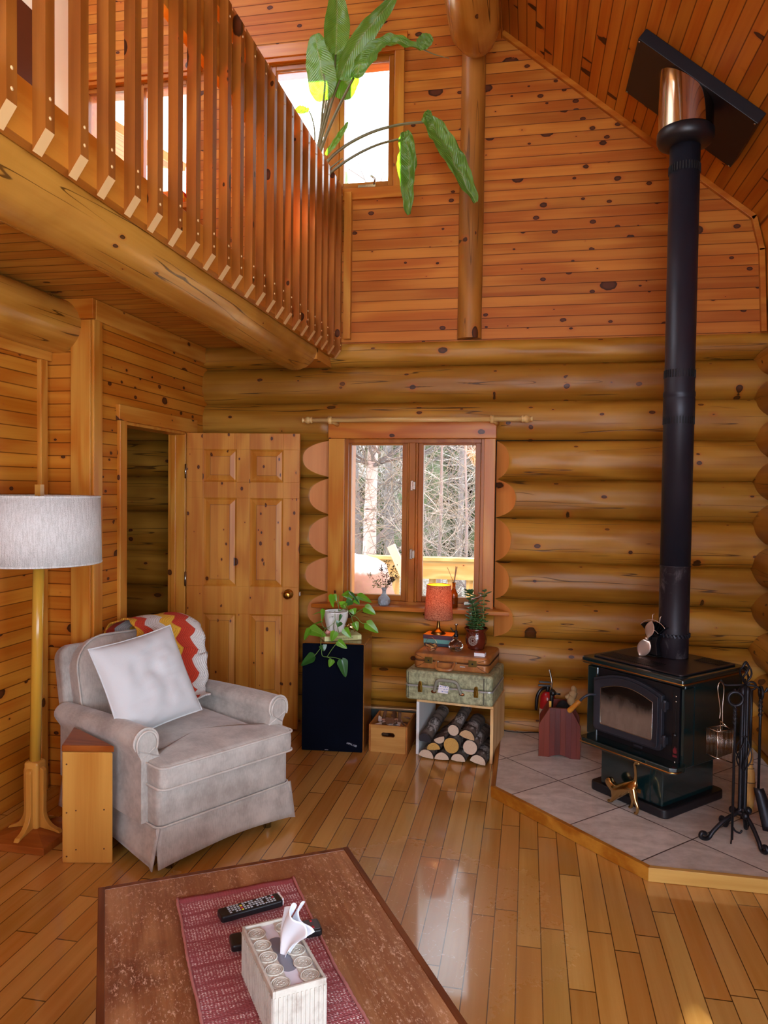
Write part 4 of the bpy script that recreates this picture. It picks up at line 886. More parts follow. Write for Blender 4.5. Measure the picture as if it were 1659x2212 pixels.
FW = [  # a, z, radius, shape, roll, end, tilt, yaw, length, label
    (.072, .118, .038, 'chip', 20, E_dark, 13, -4, .36, 'firewood log with a black charred end, at the side of the box'),
    (.158, .136, .036, 'half', 155, E_pale, 5, -6, .34, 'split pinkish firewood log beside the charred one in the upper row'),
    (.247, .193, .0335, 'round', 0, E_pale, 5, 0, .36, 'thin round grey birch log lying on the very top of the pile'),
    (.327, .158, .046, 'half', 15, E_tan, 1, 0, .34, 'broad half-round birch log beside the topmost round one'),
    (.235, .099, .0465, 'round', 0, E_yel, 0, -3, .36, 'big round firewood log with a yellow sawn end at the centre of the pile'),
    (.349, .102, .0425, 'round', 0, E_pale, 0, -3, .36, 'round white-barked log with a pale sawn end next to the yellow one'),
    (.127, .064, .041, 'half', -8, E_yel, 0, 0, .36, 'half-round log with rough yellow end in the middle of the pile'),
    (.080, .012, .046, 'half', 8, E_pale, 0, 0, .36, 'wedge-shaped split log at the outer end of the bottom row'),
    (.178, .010, .043, 'half', -3, E_pale, 0, 0, .36, 'half-round log second from the wall-side end of the bottom row'),
    (.278, .014, .043, 'half', 2, E_pale, 0, 0, .36, 'half-round log under the yellow round one, third in the bottom row'),
    (.395, .016, .048, 'half', 12, E_pale, 0, 0, .36, 'split birch log in the bottom row closest to the tiled hearth')]
FW[8] = FW[8][:9] + ('half-round log beside the wedge-shaped one in the bottom row',)
for i, (a, z, r, shp, roll, em, tilt, yw, L, lb) in enumerate(FW):
    f = thing('firewood_log', lb, 'firewood', sh(a, -.055, z), RS + R(yw), 'split logs in the white box')
    q = random.Random(i + 11); n = 22
    def sect(y):
        o = []
        for j in range(n):
            t = 2 * pi * j / n
            if shp == 'round': x, zz = cos(t), sin(t)
            elif shp == 'half':
                if j <= n // 2 + 1: t = pi * j / (n // 2 + 1); x, zz = cos(t), sin(t) * .95
                else: u = (j - n // 2 - 1) / (n - n // 2 - 1); x, zz = -1 + 2 * u, -.10 * sin(u * pi) + .04 * noise.noise(V((u * 6, y * 5, i)))
            else:
                x, zz = cos(t), sin(t); zz = max(zz, -.45 + .35 * x)
            k = r * (1 + .05 * noise.noise(V((cos(t) * 1.5, y * 5, i * 3 + sin(t)))) + .02 * noise.noise(V((x * 5, y * 25, zz * 5 + i))))
            p = V((x * k, 0, zz * k)); p = Matrix.Rotation(R(roll), 3, 'Y') @ p; o.append((p.x, y, p.z))
        return o
    sg = 14; vs = []
    for s in range(sg + 1): vs += sect(L * s / sg)
    m = MB(); fs = [(s * n + j, s * n + (j + 1) % n, (s + 1) * n + (j + 1) % n, (s + 1) * n + j) for s in range(sg) for j in range(n)]
    m.add(vs, fs, True); m.T = None
    o = m.build('bark', M_bark, f); o.rotation_euler = (R(tilt), 0, 0)
    m2 = MB(); s0 = sect(0); m2.add([(x, -.0006, zz) for x, y, zz in s0] + [(x, L + .0006, zz) for x, y, zz in sect(L)], [tuple(range(n)), tuple(range(2 * n - 1, n - 1, -1))], False)
    o = m2.build('cut_end', em, f); o.rotation_euler = (R(tilt), 0, 0)
# suitcases
def hexcase(w, d, h, r, mat, parent, name, z0=0, seg=5):
    m = MB(); m.prism([(a + w / 2, b + d / 2) for a, b in rrect(w, d, r, seg)], lambda a, b, hh: (a, b, hh), z0, z0 + h); return m
g = G('mottled_vinyl', .5); n = g.noise(g.co(), 22, 5, .7); n2 = g.noise(g.sc(g.co(), 55, 55, 40), 1, 4, .7); g.base(g.mix(g.sst(g.ma('ADD', g.ma('MULTIPLY', n, .5), g.ma('MULTIPLY', n2, .5)), .38, .62), S('#74785a'), S('#b2b48c'))); g.bump(g.noise(g.co(), 300, 2), .2, .002); M_green = g.m
M_alu = flat('aluminium_strip', '#c4c8c6', .3, .6); M_gb = flat('aged_brass', '#8a6f2e', .3, 1.0); M_copper = flat('worn_copper', '#8a5a34', .35, .9); M_hand = flat('grey_vinyl_handle', '#8b8b7c', .5)
gs = thing('green_suitcase', 'mottled grey-green hard suitcase with a paper tag on the white box', 'suitcase', sh(-.066, -.028, .3445), RS)
gw, gd, gh = .538, .41, .180
hexcase(gw, gd, .085, .025, M_green, gs, 'x', 0).build('lower_shell', M_green, gs, bevel=.012, seg=3, ang=40)
hexcase(gw, gd, .090, .025, M_green, gs, 'x', .090).build('lid', M_green, gs, bevel=.016, seg=3, ang=40)
m = MB(); 
for z0, z1, e in ((.083, .0865, .002), (.0885, .092, .002), (.0866, .0884, .0005)): m.prism([(a + gw / 2, b + gd / 2) for a, b in rrect(gw + 2 * e, gd + 2 * e, .026, 5)], lambda a, b, hh: (a, b, hh), z0, z1)
m.build('metal_band', M_alu, gs)
M_seam = flat('dark_seam', '#4c4d3c', .6)
for x0, x1 in ((gw - .055, gw - .048), (gw - .038, gw - .036), (.02, .024)): MB().bb(x0, x1, -.0012, .01, .010, .168).build('end_seam', M_seam, gs)
for x in (.098, .442):
    m = MB(); m.prism([(-.013, 0), (.013, 0), (.014, .03), (.009, .062), (.004, .066), (-.004, .066), (-.009, .062), (-.014, .03)][::-1], lambda a, b, hh: (x + a, hh, .052 + b), -.012, .002); m.bb(x - .006, x + .006, -.016, -.010, .065, .095); m.build('latch', M_gb, gs, bevel=.002)
hp = bez([(.185, -.006, .062), (.196, -.018, .100), (.215, -.030, .138), (.27, -.034, .143), (.325, -.030, .135), (.342, -.018, .095), (.352, -.006, .062)], 8)
MB().tube(hp, [.0085 if 10 < i < 40 else .0075 for i in range(len(hp))], 10, flat=1.2).build('handle', M_hand, gs)
for x in (.182, .356): 
    m = MB(); m.ball((x, -.006, .062), (.017, .008, .010), 12, 8); m.build('handle_mount', M_copper, gs)
g = G('paper_tag', .8); X = g.xyz(); n = g.noise(g.sc(g.co(), 120, 1, 60), 1, 2); ln = g.sst(g.ma('ABSOLUTE', g.ma('SUBTRACT', n, .5)), .02, .05); gate = g.ma('GREATER_THAN', g.ma('SINE', g.ma('MULTIPLY', X[2], 420)), .1)
g.base(g.mix(g.ma('MULTIPLY', g.ma('SUBTRACT', 1.0, ln), gate), S('#e8e8ea'), S('#3a66b0'))); M_tag = g.m
m = MB(); m.prism([(-.036, -.022), (.026, -.026), (.036, .020), (-.026, .026)], lambda a, b, h: (.252 + a, -.044 + h - .10 * b, .092 + b), 0, .0012); o = m.build('paper_tag', M_tag, gs)
MB().tube([(.236, -.043, .110), (.225, -.040, .128), (.22, -.032, .14)], .001, 5).build('string', M_white, gs)
g = G('tan_leather', .32, coat=.15); n = g.noise(g.co(), 8, 5, .6); n2 = g.noise(g.sc(g.co(), 30, 6, 6), 1, 3); g.base(g.mix(g.sst(g.ma('ADD', g.ma('MULTIPLY', n, .6), g.ma('MULTIPLY', n2, .4)), .3, .7), S('#854a20'), S('#b07238'))); g.bump(g.noise(g.co(), 250, 2), .12, .002); M_tan = g.m
ts = thing('tan_suitcase', 'tan leather suitcase with brass locks lying on the green suitcase', 'suitcase', sh(-.032, .030, .5255), RS)
tw, td, thh = .470, .372, .092
hexcase(tw, td, .050, .035, M_tan, ts, 'x', 0).build('lower_shell', M_tan, ts, bevel=.010, seg=3, ang=40)
hexcase(tw, td, .041, .035, M_tan, ts, 'x', .051).build('lid', M_tan, ts, bevel=.012, seg=3, ang=40)
m = MB(); 
for z in (.048, .054): m.tube([(a + tw / 2, b + td / 2, z) for a, b in rrect(tw + .001, td + .001, .035, 5)], .0016, 5, close=True)
m.tube([(.012, -.0005, .085), (.07, -.0008, .062), (.085, -.0008, .05)], .0012, 5).tube([(.012, -.0005, .006), (.06, -.0008, .030), (.075, -.0008, .045)], .0012, 5).tube([(tw - .012, -.0005, .085), (tw - .07, -.0008, .062), (tw - .085, -.0008, .05)], .0012, 5).tube([(tw - .012, -.0005, .006), (tw - .06, -.0008, .03), (tw - .075, -.0008, .045)], .0012, 5)
m.build('stitching', flat('dark_thread', '#4a2812', .7), ts)
M_lock = flat('olive_brass', '#7a6a38', .35, .9)
for x in (.072, .345):
    m = MB(); m.bb(x, x + .05, -.004, .004, .036, .074); o = m.build('lock', M_lock, ts, bevel=.002)
    MB().lathe([(.005, 0), (.005, .002), (0, .002)], 12, (0, 0, 0)).build('keyhole', M_blk, o).matrix_local = Matrix.Translation((x + .025, -.004, .054)) @ Matrix.Rotation(R(90), 4, 'X')
MB().bb(.293, .325, -.002, .002, .028, .0345).build('hasp', M_alu, ts)
hp = bez([(.148, -.004, .050), (.150, -.022, .036), (.158, -.036, .018), (.185, -.042, .0125), (.222, -.042, .0125), (.25, -.036, .018), (.258, -.022, .036), (.260, -.004, .050)], 7)
MB().tube(hp, [.0075 + .003 * math.exp(-((i - 24) / 12) ** 2) for i in range(len(hp))], 10).build('handle', M_tan, ts)
m = MB()
for x in (.148, .260): m.bb(x - .013, x + .013, -.006, .001, .046, .056)
m.build('handle_mount', M_steel, ts, bevel=.002)
TT = .6185
def shthing(n, l, c, a, d, z=TT, rz=0, group=None): return thing(n, l, c, sh(a, d, z), RS + rz, group)
M_or = flat('orange_cover', '#d8862c', .55, var=.15); M_plum = flat('plum_cover', '#4a2c3a', .5); M_teal = flat('teal_cover', '#5f9a90', .55); M_navy = flat('navy_cover', '#2c3a48', .5)
BW = .185
q1 = book('book', 'navy-edged closed book at the bottom of the lamp pile', BW, .125, .018, M_navy, sh(-.03, .262, TT), RS, group='books under the table lamp')
q2 = book('book', 'teal hardback in the middle of the lamp pile', BW + .004, .128, .026, M_teal, sh(-.033, .258, TT + .0185), RS + R(1), group='books under the table lamp')
q3 = book('book', 'plum-spined book with an orange cover directly under the table lamp', BW + .008, .13, .027, M_plum, sh(-.036, .258, TT + .045), RS - R(.5), group='books under the table lamp')
MB().bb(.002, BW + .006, .002, .128, .0272, .028).build('cover_print', M_or, q3)
LZ = TT + .0735
tl = shthing('table_lamp', 'small lit table lamp with speckled terracotta shade and brass base', 'table lamp', .052, .308, LZ)
M_lb = flat('bronze_lamp', '#7a5a2e', .3, 1.0, var=.2)
MB().lathe([(0, 0), (.047, 0), (.049, .004), (.042, .010), (.043, .014), (.028, .020), (.015, .030), (.011, .050), (.0085, .085), (.012, .094), (.0125, .125), (0, .125)], 32).build('lamp_base', M_lb, tl)
g = G('speckled_shade', .9); v1 = g.noise(g.co(), 260, 3, .7); g.base(g.mix(g.sst(v1, .42, .58), S('#7d3f26'), S('#c9906c'))); M_sh = g.m; t_ = M_sh.node_tree; translucent(M_sh, '#c0602c', .22)
_tb = [x for x in t_.nodes if x.type == 'BSDF_TRANSLUCENT'][0]; t_.links.new(t_.nodes['Principled BSDF'].inputs['Base Color'].links[0].from_socket, _tb.inputs[0])
M_shin = flat('gold_lining', '#d8a520', .5); translucent(M_shin, '#e09018', .35)
m = MB(); m.lathe([(.0925, .098), (.0785, .318)], 48); m.f = m.f[:-2]; m.mi = m.mi[:-2]; m.sm = m.sm[:-2]; sh_o = m.build('lamp_shade', M_sh, tl)
m = MB(); m.lathe([(.0905, .099), (.0765, .317)], 48); m.f = m.f[:-2]; m.mi = m.mi[:-2]; m.sm = m.sm[:-2]; m.build('lining', M_shin, sh_o)
m = MB()
for r, z in ((.0925, .098), (.0785, .318)): m.tube([(r * cos(2 * pi * i / 48), r * sin(2 * pi * i / 48), z) for i in range(48)], .0016, 5, close=True)
for a in range(3): m.tube([(0, 0, .30), (.0785 * cos(a * 2.1), .0785 * sin(a * 2.1), .312)], .0012, 5)
m.build('shade_wire', M_lb, sh_o)
g = G('bulb_glass', .4); g.base(S('#fff2d8')); g.set('Emission Color', S('#ffb060')); g.set('Emission Strength', 6.0); M_bulb = g.m
MB().lathe([(.013, .125), (.014, .15), (.026, .178), (.029, .195), (.022, .215), (.01, .223), (0, .224)], 20).build('bulb', M_bulb, tl)
ld = bpy.data.lights.new('lamp_light', 'POINT'); ld.energy = 2.0; ld.color = (1, .55, .2); ld.shadow_soft_size = .03; lo = bpy.data.objects.new('lamp_light', ld); COL.objects.link(lo); lo.location = sh(.052, .308, LZ + .245)
# wire basket of clips
wb = shthing('wire_basket', 'tiny gold wire basket of wooden clips on the tan suitcase', 'basket', .055, .125)
m = MB(); bowl = [(.018, .002), (.030, .010), (.037, .024), (.038, .032)]
for r, z in bowl: m.tube([(r * cos(2 * pi * i / 24), r * .8 * sin(2 * pi * i / 24), z) for i in range(24)], .0011, 5, close=True)
for a in range(12): t = a * pi / 6; m.tube([(r * cos(t), r * .8 * sin(t), z) for r, z in bowl], .0008, 4)
m.tube([(.038 * cos(pi * i / 16), 0, .032 + .050 * sin(pi * i / 16)) for i in range(17)], .0011, 5); m.build('wire', M_gold, wb)
q = random.Random(5); M_clip = flat('clip_wood', '#b58a4c', .6)
for i in range(7):
    m = MB(); m.box((q.uniform(-.014, .014), q.uniform(-.012, .012), .018 + i * .0035), (.046, .007, .006), Matrix.Rotation(q.uniform(-.8, .8), 3, 'Z') @ Matrix.Rotation(q.uniform(-.5, .3), 3, 'Y')); o = m.build('clip', M_clip if i % 3 else M_blk, wb)
# plant mister
g = G('clear_glass', .03); g.base((1, 1, 1, 1)); g.set('Transmission Weight', 1.0); g.set('IOR', 1.15); M_glass = g.m
ms = shthing('plant_mister', 'ribbed clear glass plant mister with a black pump top', 'mister', .197, .19)
def mf(u, v):
    z = v * .088; r = [.026, .040, .0455, .045, .040, .030, .018, .013, .0125][min(8, int(v * 8))]; i = min(7, int(v * 8)); t = v * 8 - i; T = [.030, .041, .0455, .0455, .041, .032, .020, .0135, .0130]; r = T[i] * (1 - t) + T[i + 1] * t
    a = u * 2 * pi; r *= 1 + .035 * cos(a * 12) * sin(pi * min(1, v * 1.2)); return (r * cos(a), r * sin(a), z)
m = MB(); m.grid(mf, 96, 24); m.add([(.030 * cos(2 * pi * i / 24), .030 * sin(2 * pi * i / 24), 0) for i in range(24)], [tuple(range(24))]); m.build('bottle', M_glass, ms)
g = G('water', .02); g.base(S('#f4e8d2')); g.set('Transmission Weight', 1.0); g.set('IOR', 1.2); MB().lathe([(0, .003), (.027, .003), (.037, .012), (.0405, .024), (0, .026)], 32).build('water', g.m, ms)
m = MB(); m.lathe([(.015, .086), (.015, .098), (.010, .104), (.010, .122), (.006, .126), (.0035, .128), (.0035, .158), (0, .158)], 16); m.tube([(0, 0, .112), (-.020, -.004, .124), (-.034, -.006, .142)], [.005, .004, .003], 8); m.build('pump', M_blk, ms)
MB().lathe([(0, .158), (.010, .159), (.012, .163), (.009, .167), (0, .168)], 16).build('plunger', M_steel, ms)
# jade plant
jp = shthing('potted_jade_plant', 'jade plant in a glossy brown pot with a pale emblem on the tan suitcase', 'potted plant', .303, .300)
g = G('brown_glaze', .16, coat=.5); n = g.noise(g.co(), 18, 4); g.base(g.mix(n, S('#43160e'), S('#6e2a18'))); M_bg = g.m
MB().lathe([(0, 0), (.052, 0), (.054, .006), (.052, .012), (.066, .035), (.0695, .060), (.066, .085), (.060, .102), (.062, .112), (.074, .124), (.077, .130), (.073, .132), (.062, .122), (.058, .105), (0, .104)], 40).build('pot', M_bg, jp)
MB().lathe([(0, .110), (.058, .108)], 20).build('soil', flat('jade_soil', '#22170f', .95), jp)
m = MB()
def onpot(x, z):
    r = .0705; a = -pi / 2 + x / r - .12; return V((r * cos(a), r * sin(a), z))
for r in (.030, .024, .011): m.tube([onpot(r * cos(2 * pi * i / 32), .060 + r * sin(2 * pi * i / 32)) for i in range(32)], .0011, 5, close=True)
for k in range(12):
    a = k * pi / 6; m.tube([onpot(r * cos(a + .3 * sin(r * 300)), .060 + r * sin(a + .3 * sin(r * 300))) for r in (.008, .013, .018, .023, .029)], .0012, 5)
m.build('emblem', flat('emblem_pale', '#b9a898', .6), jp)
m = MB()
for s in (-1, 1): m.tube([V((s * (.006 + .010 * (1 - cos(t))) , 0, 0)) + V((0, -.0635 - .004, .106 + .008 * sin(t))) for t in [i * .45 for i in range(14)]], .0018, 5)
m.build('scroll', M_bg, jp)
M_jade = flat('jade_leaf', '#2f5a26', .3, coat=.3, var=.25); M_js = flat('jade_stem', '#7a7a3c', .6)
q = random.Random(8)
for (x0, y0, pts) in ((-.03, 0, [(-.03, 0, .11), (-.035, -.01, .17), (-.03, 0, .25), (-.045, .01, .33), (-.055, .0, .362)]), (-.012, -.015, [(-.012, -.015, .11), (-.008, -.03, .17), (-.002, -.03, .23), (-.02, -.03, .30)]), (.03, .0, [(.03, 0, .11), (.042, .0, .18), (.044, .0, .25), (.046, 0, .32), (.050, 0, .368)]), (.0, .02, [(.0, .02, .11), (-.01, .03, .19), (-.015, .03, .27)]), (.01, -.03, [(.01, -.03, .11), (.012, -.04, .15), (.02, -.04, .19)])):
    pp = bez(pts, 6); st_ = MB(); st_.tube(pp, .0032, 6); st_.build('stem', M_js, jp)
    dense = pts[0][0] < .02
    m = MB(); k = 0; n = len(pp)
    stp = 1 if dense else 2
    for i in range(3, n, stp):
        p = pp[i]; k += 1
        for s in (0, pi):
            a = k * 1.57 + s + q.uniform(-.3, .3); L = q.uniform(.032, .044) * (1 if i < n - 3 else .75); up = .55 if i > n - 4 else q.uniform(-.25, .45)
            d = V((cos(a), sin(a), up)).normalized(); c = p + d * (L * .55 + .003)
            b = MB(); b.ball((0, 0, 0), (L * .52, L * .40, .0042), 8, 5); R3 = d.to_track_quat('X', 'Z').to_matrix()
            m.add([c + R3 @ v for v in b.v], b.f, True)
    m.build('foliage', M_jade, jp)
mb = shthing('matchbox', 'small box of matches with a red label on the tan suitcase corner', 'matchbox', .338, .072)
MB().bb(0, .066, 0, .040, 0, .021).build('sleeve', flat('match_white', '#e6e6ea', .6), mb, bevel=.0008)
g = G('match_label', .6); n = g.noise(g.co(), 160, 2); g.base(g.mix(g.sst(n, .5, .56), S('#8a2618'), S('#c98a4c'))); MB().bb(.001, .065, .001, .039, .0211, .0217).build('label_print', g.m, mb)
# ================================================================ kindling crate
kc = thing('kindling_crate', 'small pine crate with an oval hand hole full of birch bark', 'crate', (-.940, 4.462, 0), R(-1))
W['crate'] = wood('crate_pine', '#b07a42', '#cfa068', ax=0, ac=2, knots=.12, kscale=.8, rough=.5, gscale=.9, fig=.4).m; W['crate_z'] = wood('crate_side', '#9a5c2c', '#b97c46', ax=1, ac=2, rough=.5).m
kw, kd, kh = .242, .30, .168
def oval(w, h, n=6): return rrect(w, h, h / 2 - .0001, n)
m = MB()
ov = [(a + kw / 2, b + .110) for a, b in oval(.085, .028, 6)]
# front board with hole: ring of quads to outer rectangle
N = len(ov); outp = []
for (a, b) in ov:
    dx, dz = a - kw / 2, b - .110; kx = (kw / 2 - .012) / abs(dx) if abs(dx) > 1e-6 else 1e9; kz = ((kh - .110) if dz > 0 else .110) / abs(dz) if abs(dz) > 1e-6 else 1e9; k = min(kx, kz); outp.append((kw / 2 + dx * k, .110 + dz * k))
cor = [(.012, 0), (kw - .012, 0), (kw - .012, kh), (.012, kh)]
for c in cor:
    j = min(range(N), key=lambda i: (outp[i][0] - c[0]) ** 2 + (outp[i][1] - c[1]) ** 2); outp[j] = c
vs = [(a, 0, b) for a, b in ov] + [(a, 0, b) for a, b in outp] + [(a, .012, b) for a, b in ov] + [(a, .012, b) for a, b in outp]
fs = []
for i in range(N):
    j = (i + 1) % N; fs += [(i, j, N + j, N + i), (2 * N + j, 2 * N + i, 3 * N + i, 3 * N + j), (i, 2 * N + i, 2 * N + j, j), (N + i, N + j, 3 * N + j, 3 * N + i)]
m.add(vs, fs, False); m.build('front_board', W['crate'], kc)
for x0 in (0, kw - .0115): MB().bb(x0, x0 + .0115, 0, kd, 0, kh).build('side_board', W['crate_z'], kc, bevel=.001)
MB().bb(.012, kw - .012, kd - .012, kd, 0, kh).build('back_board', W['crate'], kc); MB().bb(.012, kw - .012, .0125, kd - .0125, .004, .012).build('bottom_board', W['crate'], kc)
M_cb1 = flat('bark_pink', '#c79a86', .8, var=.2); M_cb2 = flat('bark_white', '#d6ccc6', .8, var=.1); M_cb3 = flat('bark_brown', '#5e3a20', .85, var=.3); M_cb4 = flat('bark_orange', '#a8703a', .85, var=.2)
q = random.Random(12)
for i in range(34):
    L, w = q.uniform(.05, .14), q.uniform(.018, .045); c = (q.uniform(.045, kw - .045), q.uniform(.05, kd - .05), q.uniform(.07, .145)); cu = q.uniform(.5, 2.4)
    mr = Matrix.Translation(c) @ Matrix.Rotation(q.uniform(0, 6.3), 4, 'Z') @ Matrix.Rotation(q.uniform(-1.1, 1.1), 4, 'X') @ Matrix.Rotation(q.uniform(-.6, .6), 4, 'Y')
    if i in (0, 1): mr = Matrix.Translation((.055 if i == 0 else .160, .19, .14)) @ Matrix.Rotation(R(80), 4, 'X') @ Matrix.Rotation(R(90 if i else 80), 4, 'Z'); L, w = (.13, .022)
    def cf(u, v):
        a = (u - .5) * cu; rr_ = w / cu; t = 1 - .4 * v
        p = mr @ V(((v - .5) * L, rr_ * sin(a) * t * 2 ** .5 + .006 * noise.noise(V((u * 3, v * 4, i))), rr_ * cos(a) + .008 * noise.noise(V((v * 5, u * 2, i + 9)))))
        p.x = min(max(p.x, .016), kw - .016); p.y = min(max(p.y, .016), kd - .016); p.z = max(p.z, .015); return p
    m = MB(); m.grid(cf, 6, 8); m.build('bark_strip', M_cb3 if i < 2 else [M_cb1, M_cb2, M_cb3, M_cb4, M_cb3][i % 5], kc, solid=.0015)
# baseboard heater
hz = thing('baseboard_heater', 'low dark baseboard heater with a metal top edge behind the crate', 'heater', (-1.30, 4.845, 0))
MB().bb(0, .72, 0, .035, .03, .150).build('casing', flat('heater_dark', '#22302e', .5), hz, bevel=.004); MB().bb(0, .72, -.008, .030, .151, .166).build('top_edge', flat('heater_edge', '#b99a72', .35, .6), hz, bevel=.003)
# window-sill things
vz = .8485
va = thing('flower_vase', 'pale blue crystal vase of dried flowers on the window sill', 'vase', (-.932, 4.868, vz))
g = G('blue_crystal', .06); g.base(S('#dcecf4')); g.set('Transmission Weight', .6); g.set('IOR', 1.2); v = g.vor(g.sc(g.co(), 1, 1, 1.2), 70); g.bump(v.outputs['Distance'], 0.6, .01); M_cry = g.m
MB().lathe([(0, 0), (.034, 0), (.041, .012), (.043, .030), (.038, .050), (.022, .066), (.013, .080), (.013, .098), (.020, .116), (.019, .1165), (.0105, .096), (.0105, .080), (.018, .068), (.032, .050), (.037, .030), (.034, .014), (0, .010)], 36).build('vase', M_cry, va)
M_dry = flat('dried_flower', '#4c3a2a', .9, var=.35); M_dry2 = flat('dried_leaf', '#6b6a34', .9, var=.3)
q = random.Random(21); VO = V(va.location)
for (dx, dz, c) in ((-.095, .205, 1), (-.02, .25, 0), (.025, .285, 0), (.065, .26, 0), (.055, .20, 0), (-.06, .15, 1), (.03, .16, 1), (.09, .22, 0)):
    st_ = bez([(0, 0, .09), (dx * .35, -.005, .13), (dx * .8, 0, dz * .85), (dx, 0, dz)], 6); m = MB(); m.tube(st_, .0011, 5); m.build('dried_stem', M_dry, va)
    m = MB()
    for i in range(46 if not c else 30):
        t = q.uniform(.45, 1); p = st_[int(t * (len(st_) - 1))] + V((q.gauss(0, .010), q.gauss(0, .008), q.gauss(0, .010)))
        e = p + V((q.gauss(0, .009), q.gauss(0, .008), q.gauss(.003, .008))); heart(m, p, e, .007, (q.gauss(0, 1), q.gauss(0, 1), 1), shape='oval', nu=2, nv=3)
    m.build('dried_bloom', M_dry2 if c else M_dry, va)
bo_ = thing('reed_bottle', 'amber glass bottle holding thin reeds on the window sill behind the lamp', 'bottle', (-.468, 4.890, vz))
g = G('amber_glass', .08); g.base(S('#a84a0c')); g.set('Transmission Weight', .7); g.set('IOR', 1.3); M_amb = g.m
MB().lathe([(0, 0), (.026, 0), (.0275, .004), (.0275, .085), (.025, .098), (.013, .122), (.011, .130), (.011, .158), (.013, .160), (.013, .166), (0, .166)], 28).build('bottle', M_amb, bo_)
for dx, z, w in ((-.045, .265, .0016), (.012, .272, .0028), (.020, .270, .0028)): MB().tube([(0, 0, .16), (dx, -.002, z)], w, 6).build('reed', flat('reed', '#8a7460', .8), bo_)
# curtain rod
cr_ = thing('curtain_rod', 'bare pale wooden curtain rod with turned finials above the window', 'curtain rod', (-1.491, 4.80, 2.078))
CRL = 1.515
W['rod'] = wood('rod_pine', '#d2aa78', '#e6c69a', ax=0, ac=2, rough=.35).m
MB().tube([(.07, 0, 0), (CRL - .07, 0, 0)], .0155, 20).build('pole', W['rod'], cr_)
pf = [(.0155, .072), (.022, .068), (.022, .060), (.016, .056), (.022, .048), (.0245, .038), (.022, .027), (.014, .020), (.012, .014), (.016, .008), (.017, .003), (.013, 0), (0, 0)]
for s in (0, 1):
    m = MB(); m.lathe(pf[::-1], 24); o = m.build('finial', W['rod'], cr_); o.matrix_local = Matrix.Translation((CRL if s else 0, 0, 0)) @ Matrix.Rotation(R(-90 if s else 90), 4, 'Y')
for x in (.192, 1.26):
    m = MB(); m.tube([(x - .012, 0, 0), (x + .012, 0, 0)], .026, 20); m.tube([(x + .005, .01, -.006), (x + .018, .05, -.014), (x + .028, .088, -.020)], [.014, .012, .016], 14); m.build('bracket', W['rod'], cr_)
# ================================================================ hearth and wood stove
g = G('hearth_tile', .38); X = g.xyz(); u = g.ma('MULTIPLY', g.ma('SUBTRACT', X[0], X[1]), .70711); v = g.ma('MULTIPLY', g.ma('ADD', X[0], X[1]), .70711)
def fr(x, off, w): r = g.ma('DIVIDE', g.ma('SUBTRACT', x, off), w); f = g.ma('FRACT', r); return g.ma('FLOOR', r), g.ma('MULTIPLY', g.ma('MINIMUM', f, g.ma('SUBTRACT', 1.0, f)), w)
iu, eu = fr(u, -1.957, .402); iv, ev = fr(v, 3.03, .395); e = g.ma('MINIMUM', eu, ev); gm = g.sst(e, .0022, .0042); rn = g.wn(g.ma('MULTIPLY_ADD', iu, 5.7, iv))
n = g.noise(g.sc(g.co(), 4, 9, 1), 1, 5, .65, .5); n2 = g.noise(g.co(), 28, 4, .6); col = g.mix(g.sst(g.ma('ADD', g.ma('MULTIPLY', n, .7), g.ma('MULTIPLY', n2, .3)), .32, .68), S('#b4a99d'), S('#dbd2c8'))
k = g.ma('MULTIPLY_ADD', rn, .12, .94); col = g.mix(1.0, col, g.vec(k, k, k), 'MULTIPLY'); g.base(g.mix(gm, S('#4a3428'), col)); g.bump(g.ma('ADD', gm, g.ma('MULTIPLY', n2, .2)), .4, .004); M_tile = g.m
hp = [(-.140, 4.90), (-.140, 3.938), (.530, 3.232), (1.39, 3.232), (1.39, 4.90)]
hearth = struct(MB().prism(hp, lambda a, b, h: (a, b, h), .001, .055).build('hearth_slab', M_tile))
def edge(a, b, c, d): return MB().prism([a, b, c, d], lambda x, y, h: (x, y, h), .001, .060)
edge((-.165, 4.90), (-.165, 3.928), (-.141, 3.938), (-.141, 4.90)).build('edging', wood('hearth_edge_y', '#8a5420', '#b57c3c', ax=1, ac=0, rough=.35).m, hearth, bevel=.002)
W['he'] = wood('hearth_edge', '#a8661f', '#cc923f', ax=0, ac=2, rough=.35, gscale=.6).m
edge((-.165, 3.928), (.52, 3.207), (.530, 3.231), (-.141, 3.937)).build('edging', W['he'], hearth, bevel=.002)
edge((.52, 3.207), (1.39, 3.207), (1.39, 3.231), (.530, 3.231)).build('edging', wood('hearth_edge_pale', '#b88c4a', '#dcb676', ax=0, ac=2, rough=.4, gscale=.6, knots=.1).m, hearth, bevel=.002)
M_en = G('green_enamel', .12, coat=.8); n = M_en.noise(M_en.co(), 3, 3); M_en.base(M_en.mix(n, S('#071a1c'), S('#0c2628'))); M_en = M_en.m
M_cast = flat('cast_iron', '#2a2b33', .5, .3, bump=.1, bs=200); M_fac = flat('facade_black', '#17161a', .3, .2); M_goldst = flat('gold_strip', '#b98a4a', .25, 1.0); M_plinth = flat('plinth_black', '#141318', .4)
sv = thing('wood_stove', 'dark green enamelled wood stove with glass door on the tiled hearth', 'wood stove', (.508, 3.862, .0555), R(-45))
def rbox(m, x0, x1, y0, y1, z0, z1, r=.03, n=4): return m.prism([(a + (x0 + x1) / 2, b + (y0 + y1) / 2) for a, b in rrect(x1 - x0, y1 - y0, r, n)], lambda a, b, h: (a, b, h), z0, z1)
rbox(MB(), -.232, .232, .0, .50, 0, .045, .035).build('plinth', M_plinth, sv, bevel=.006, ang=40)
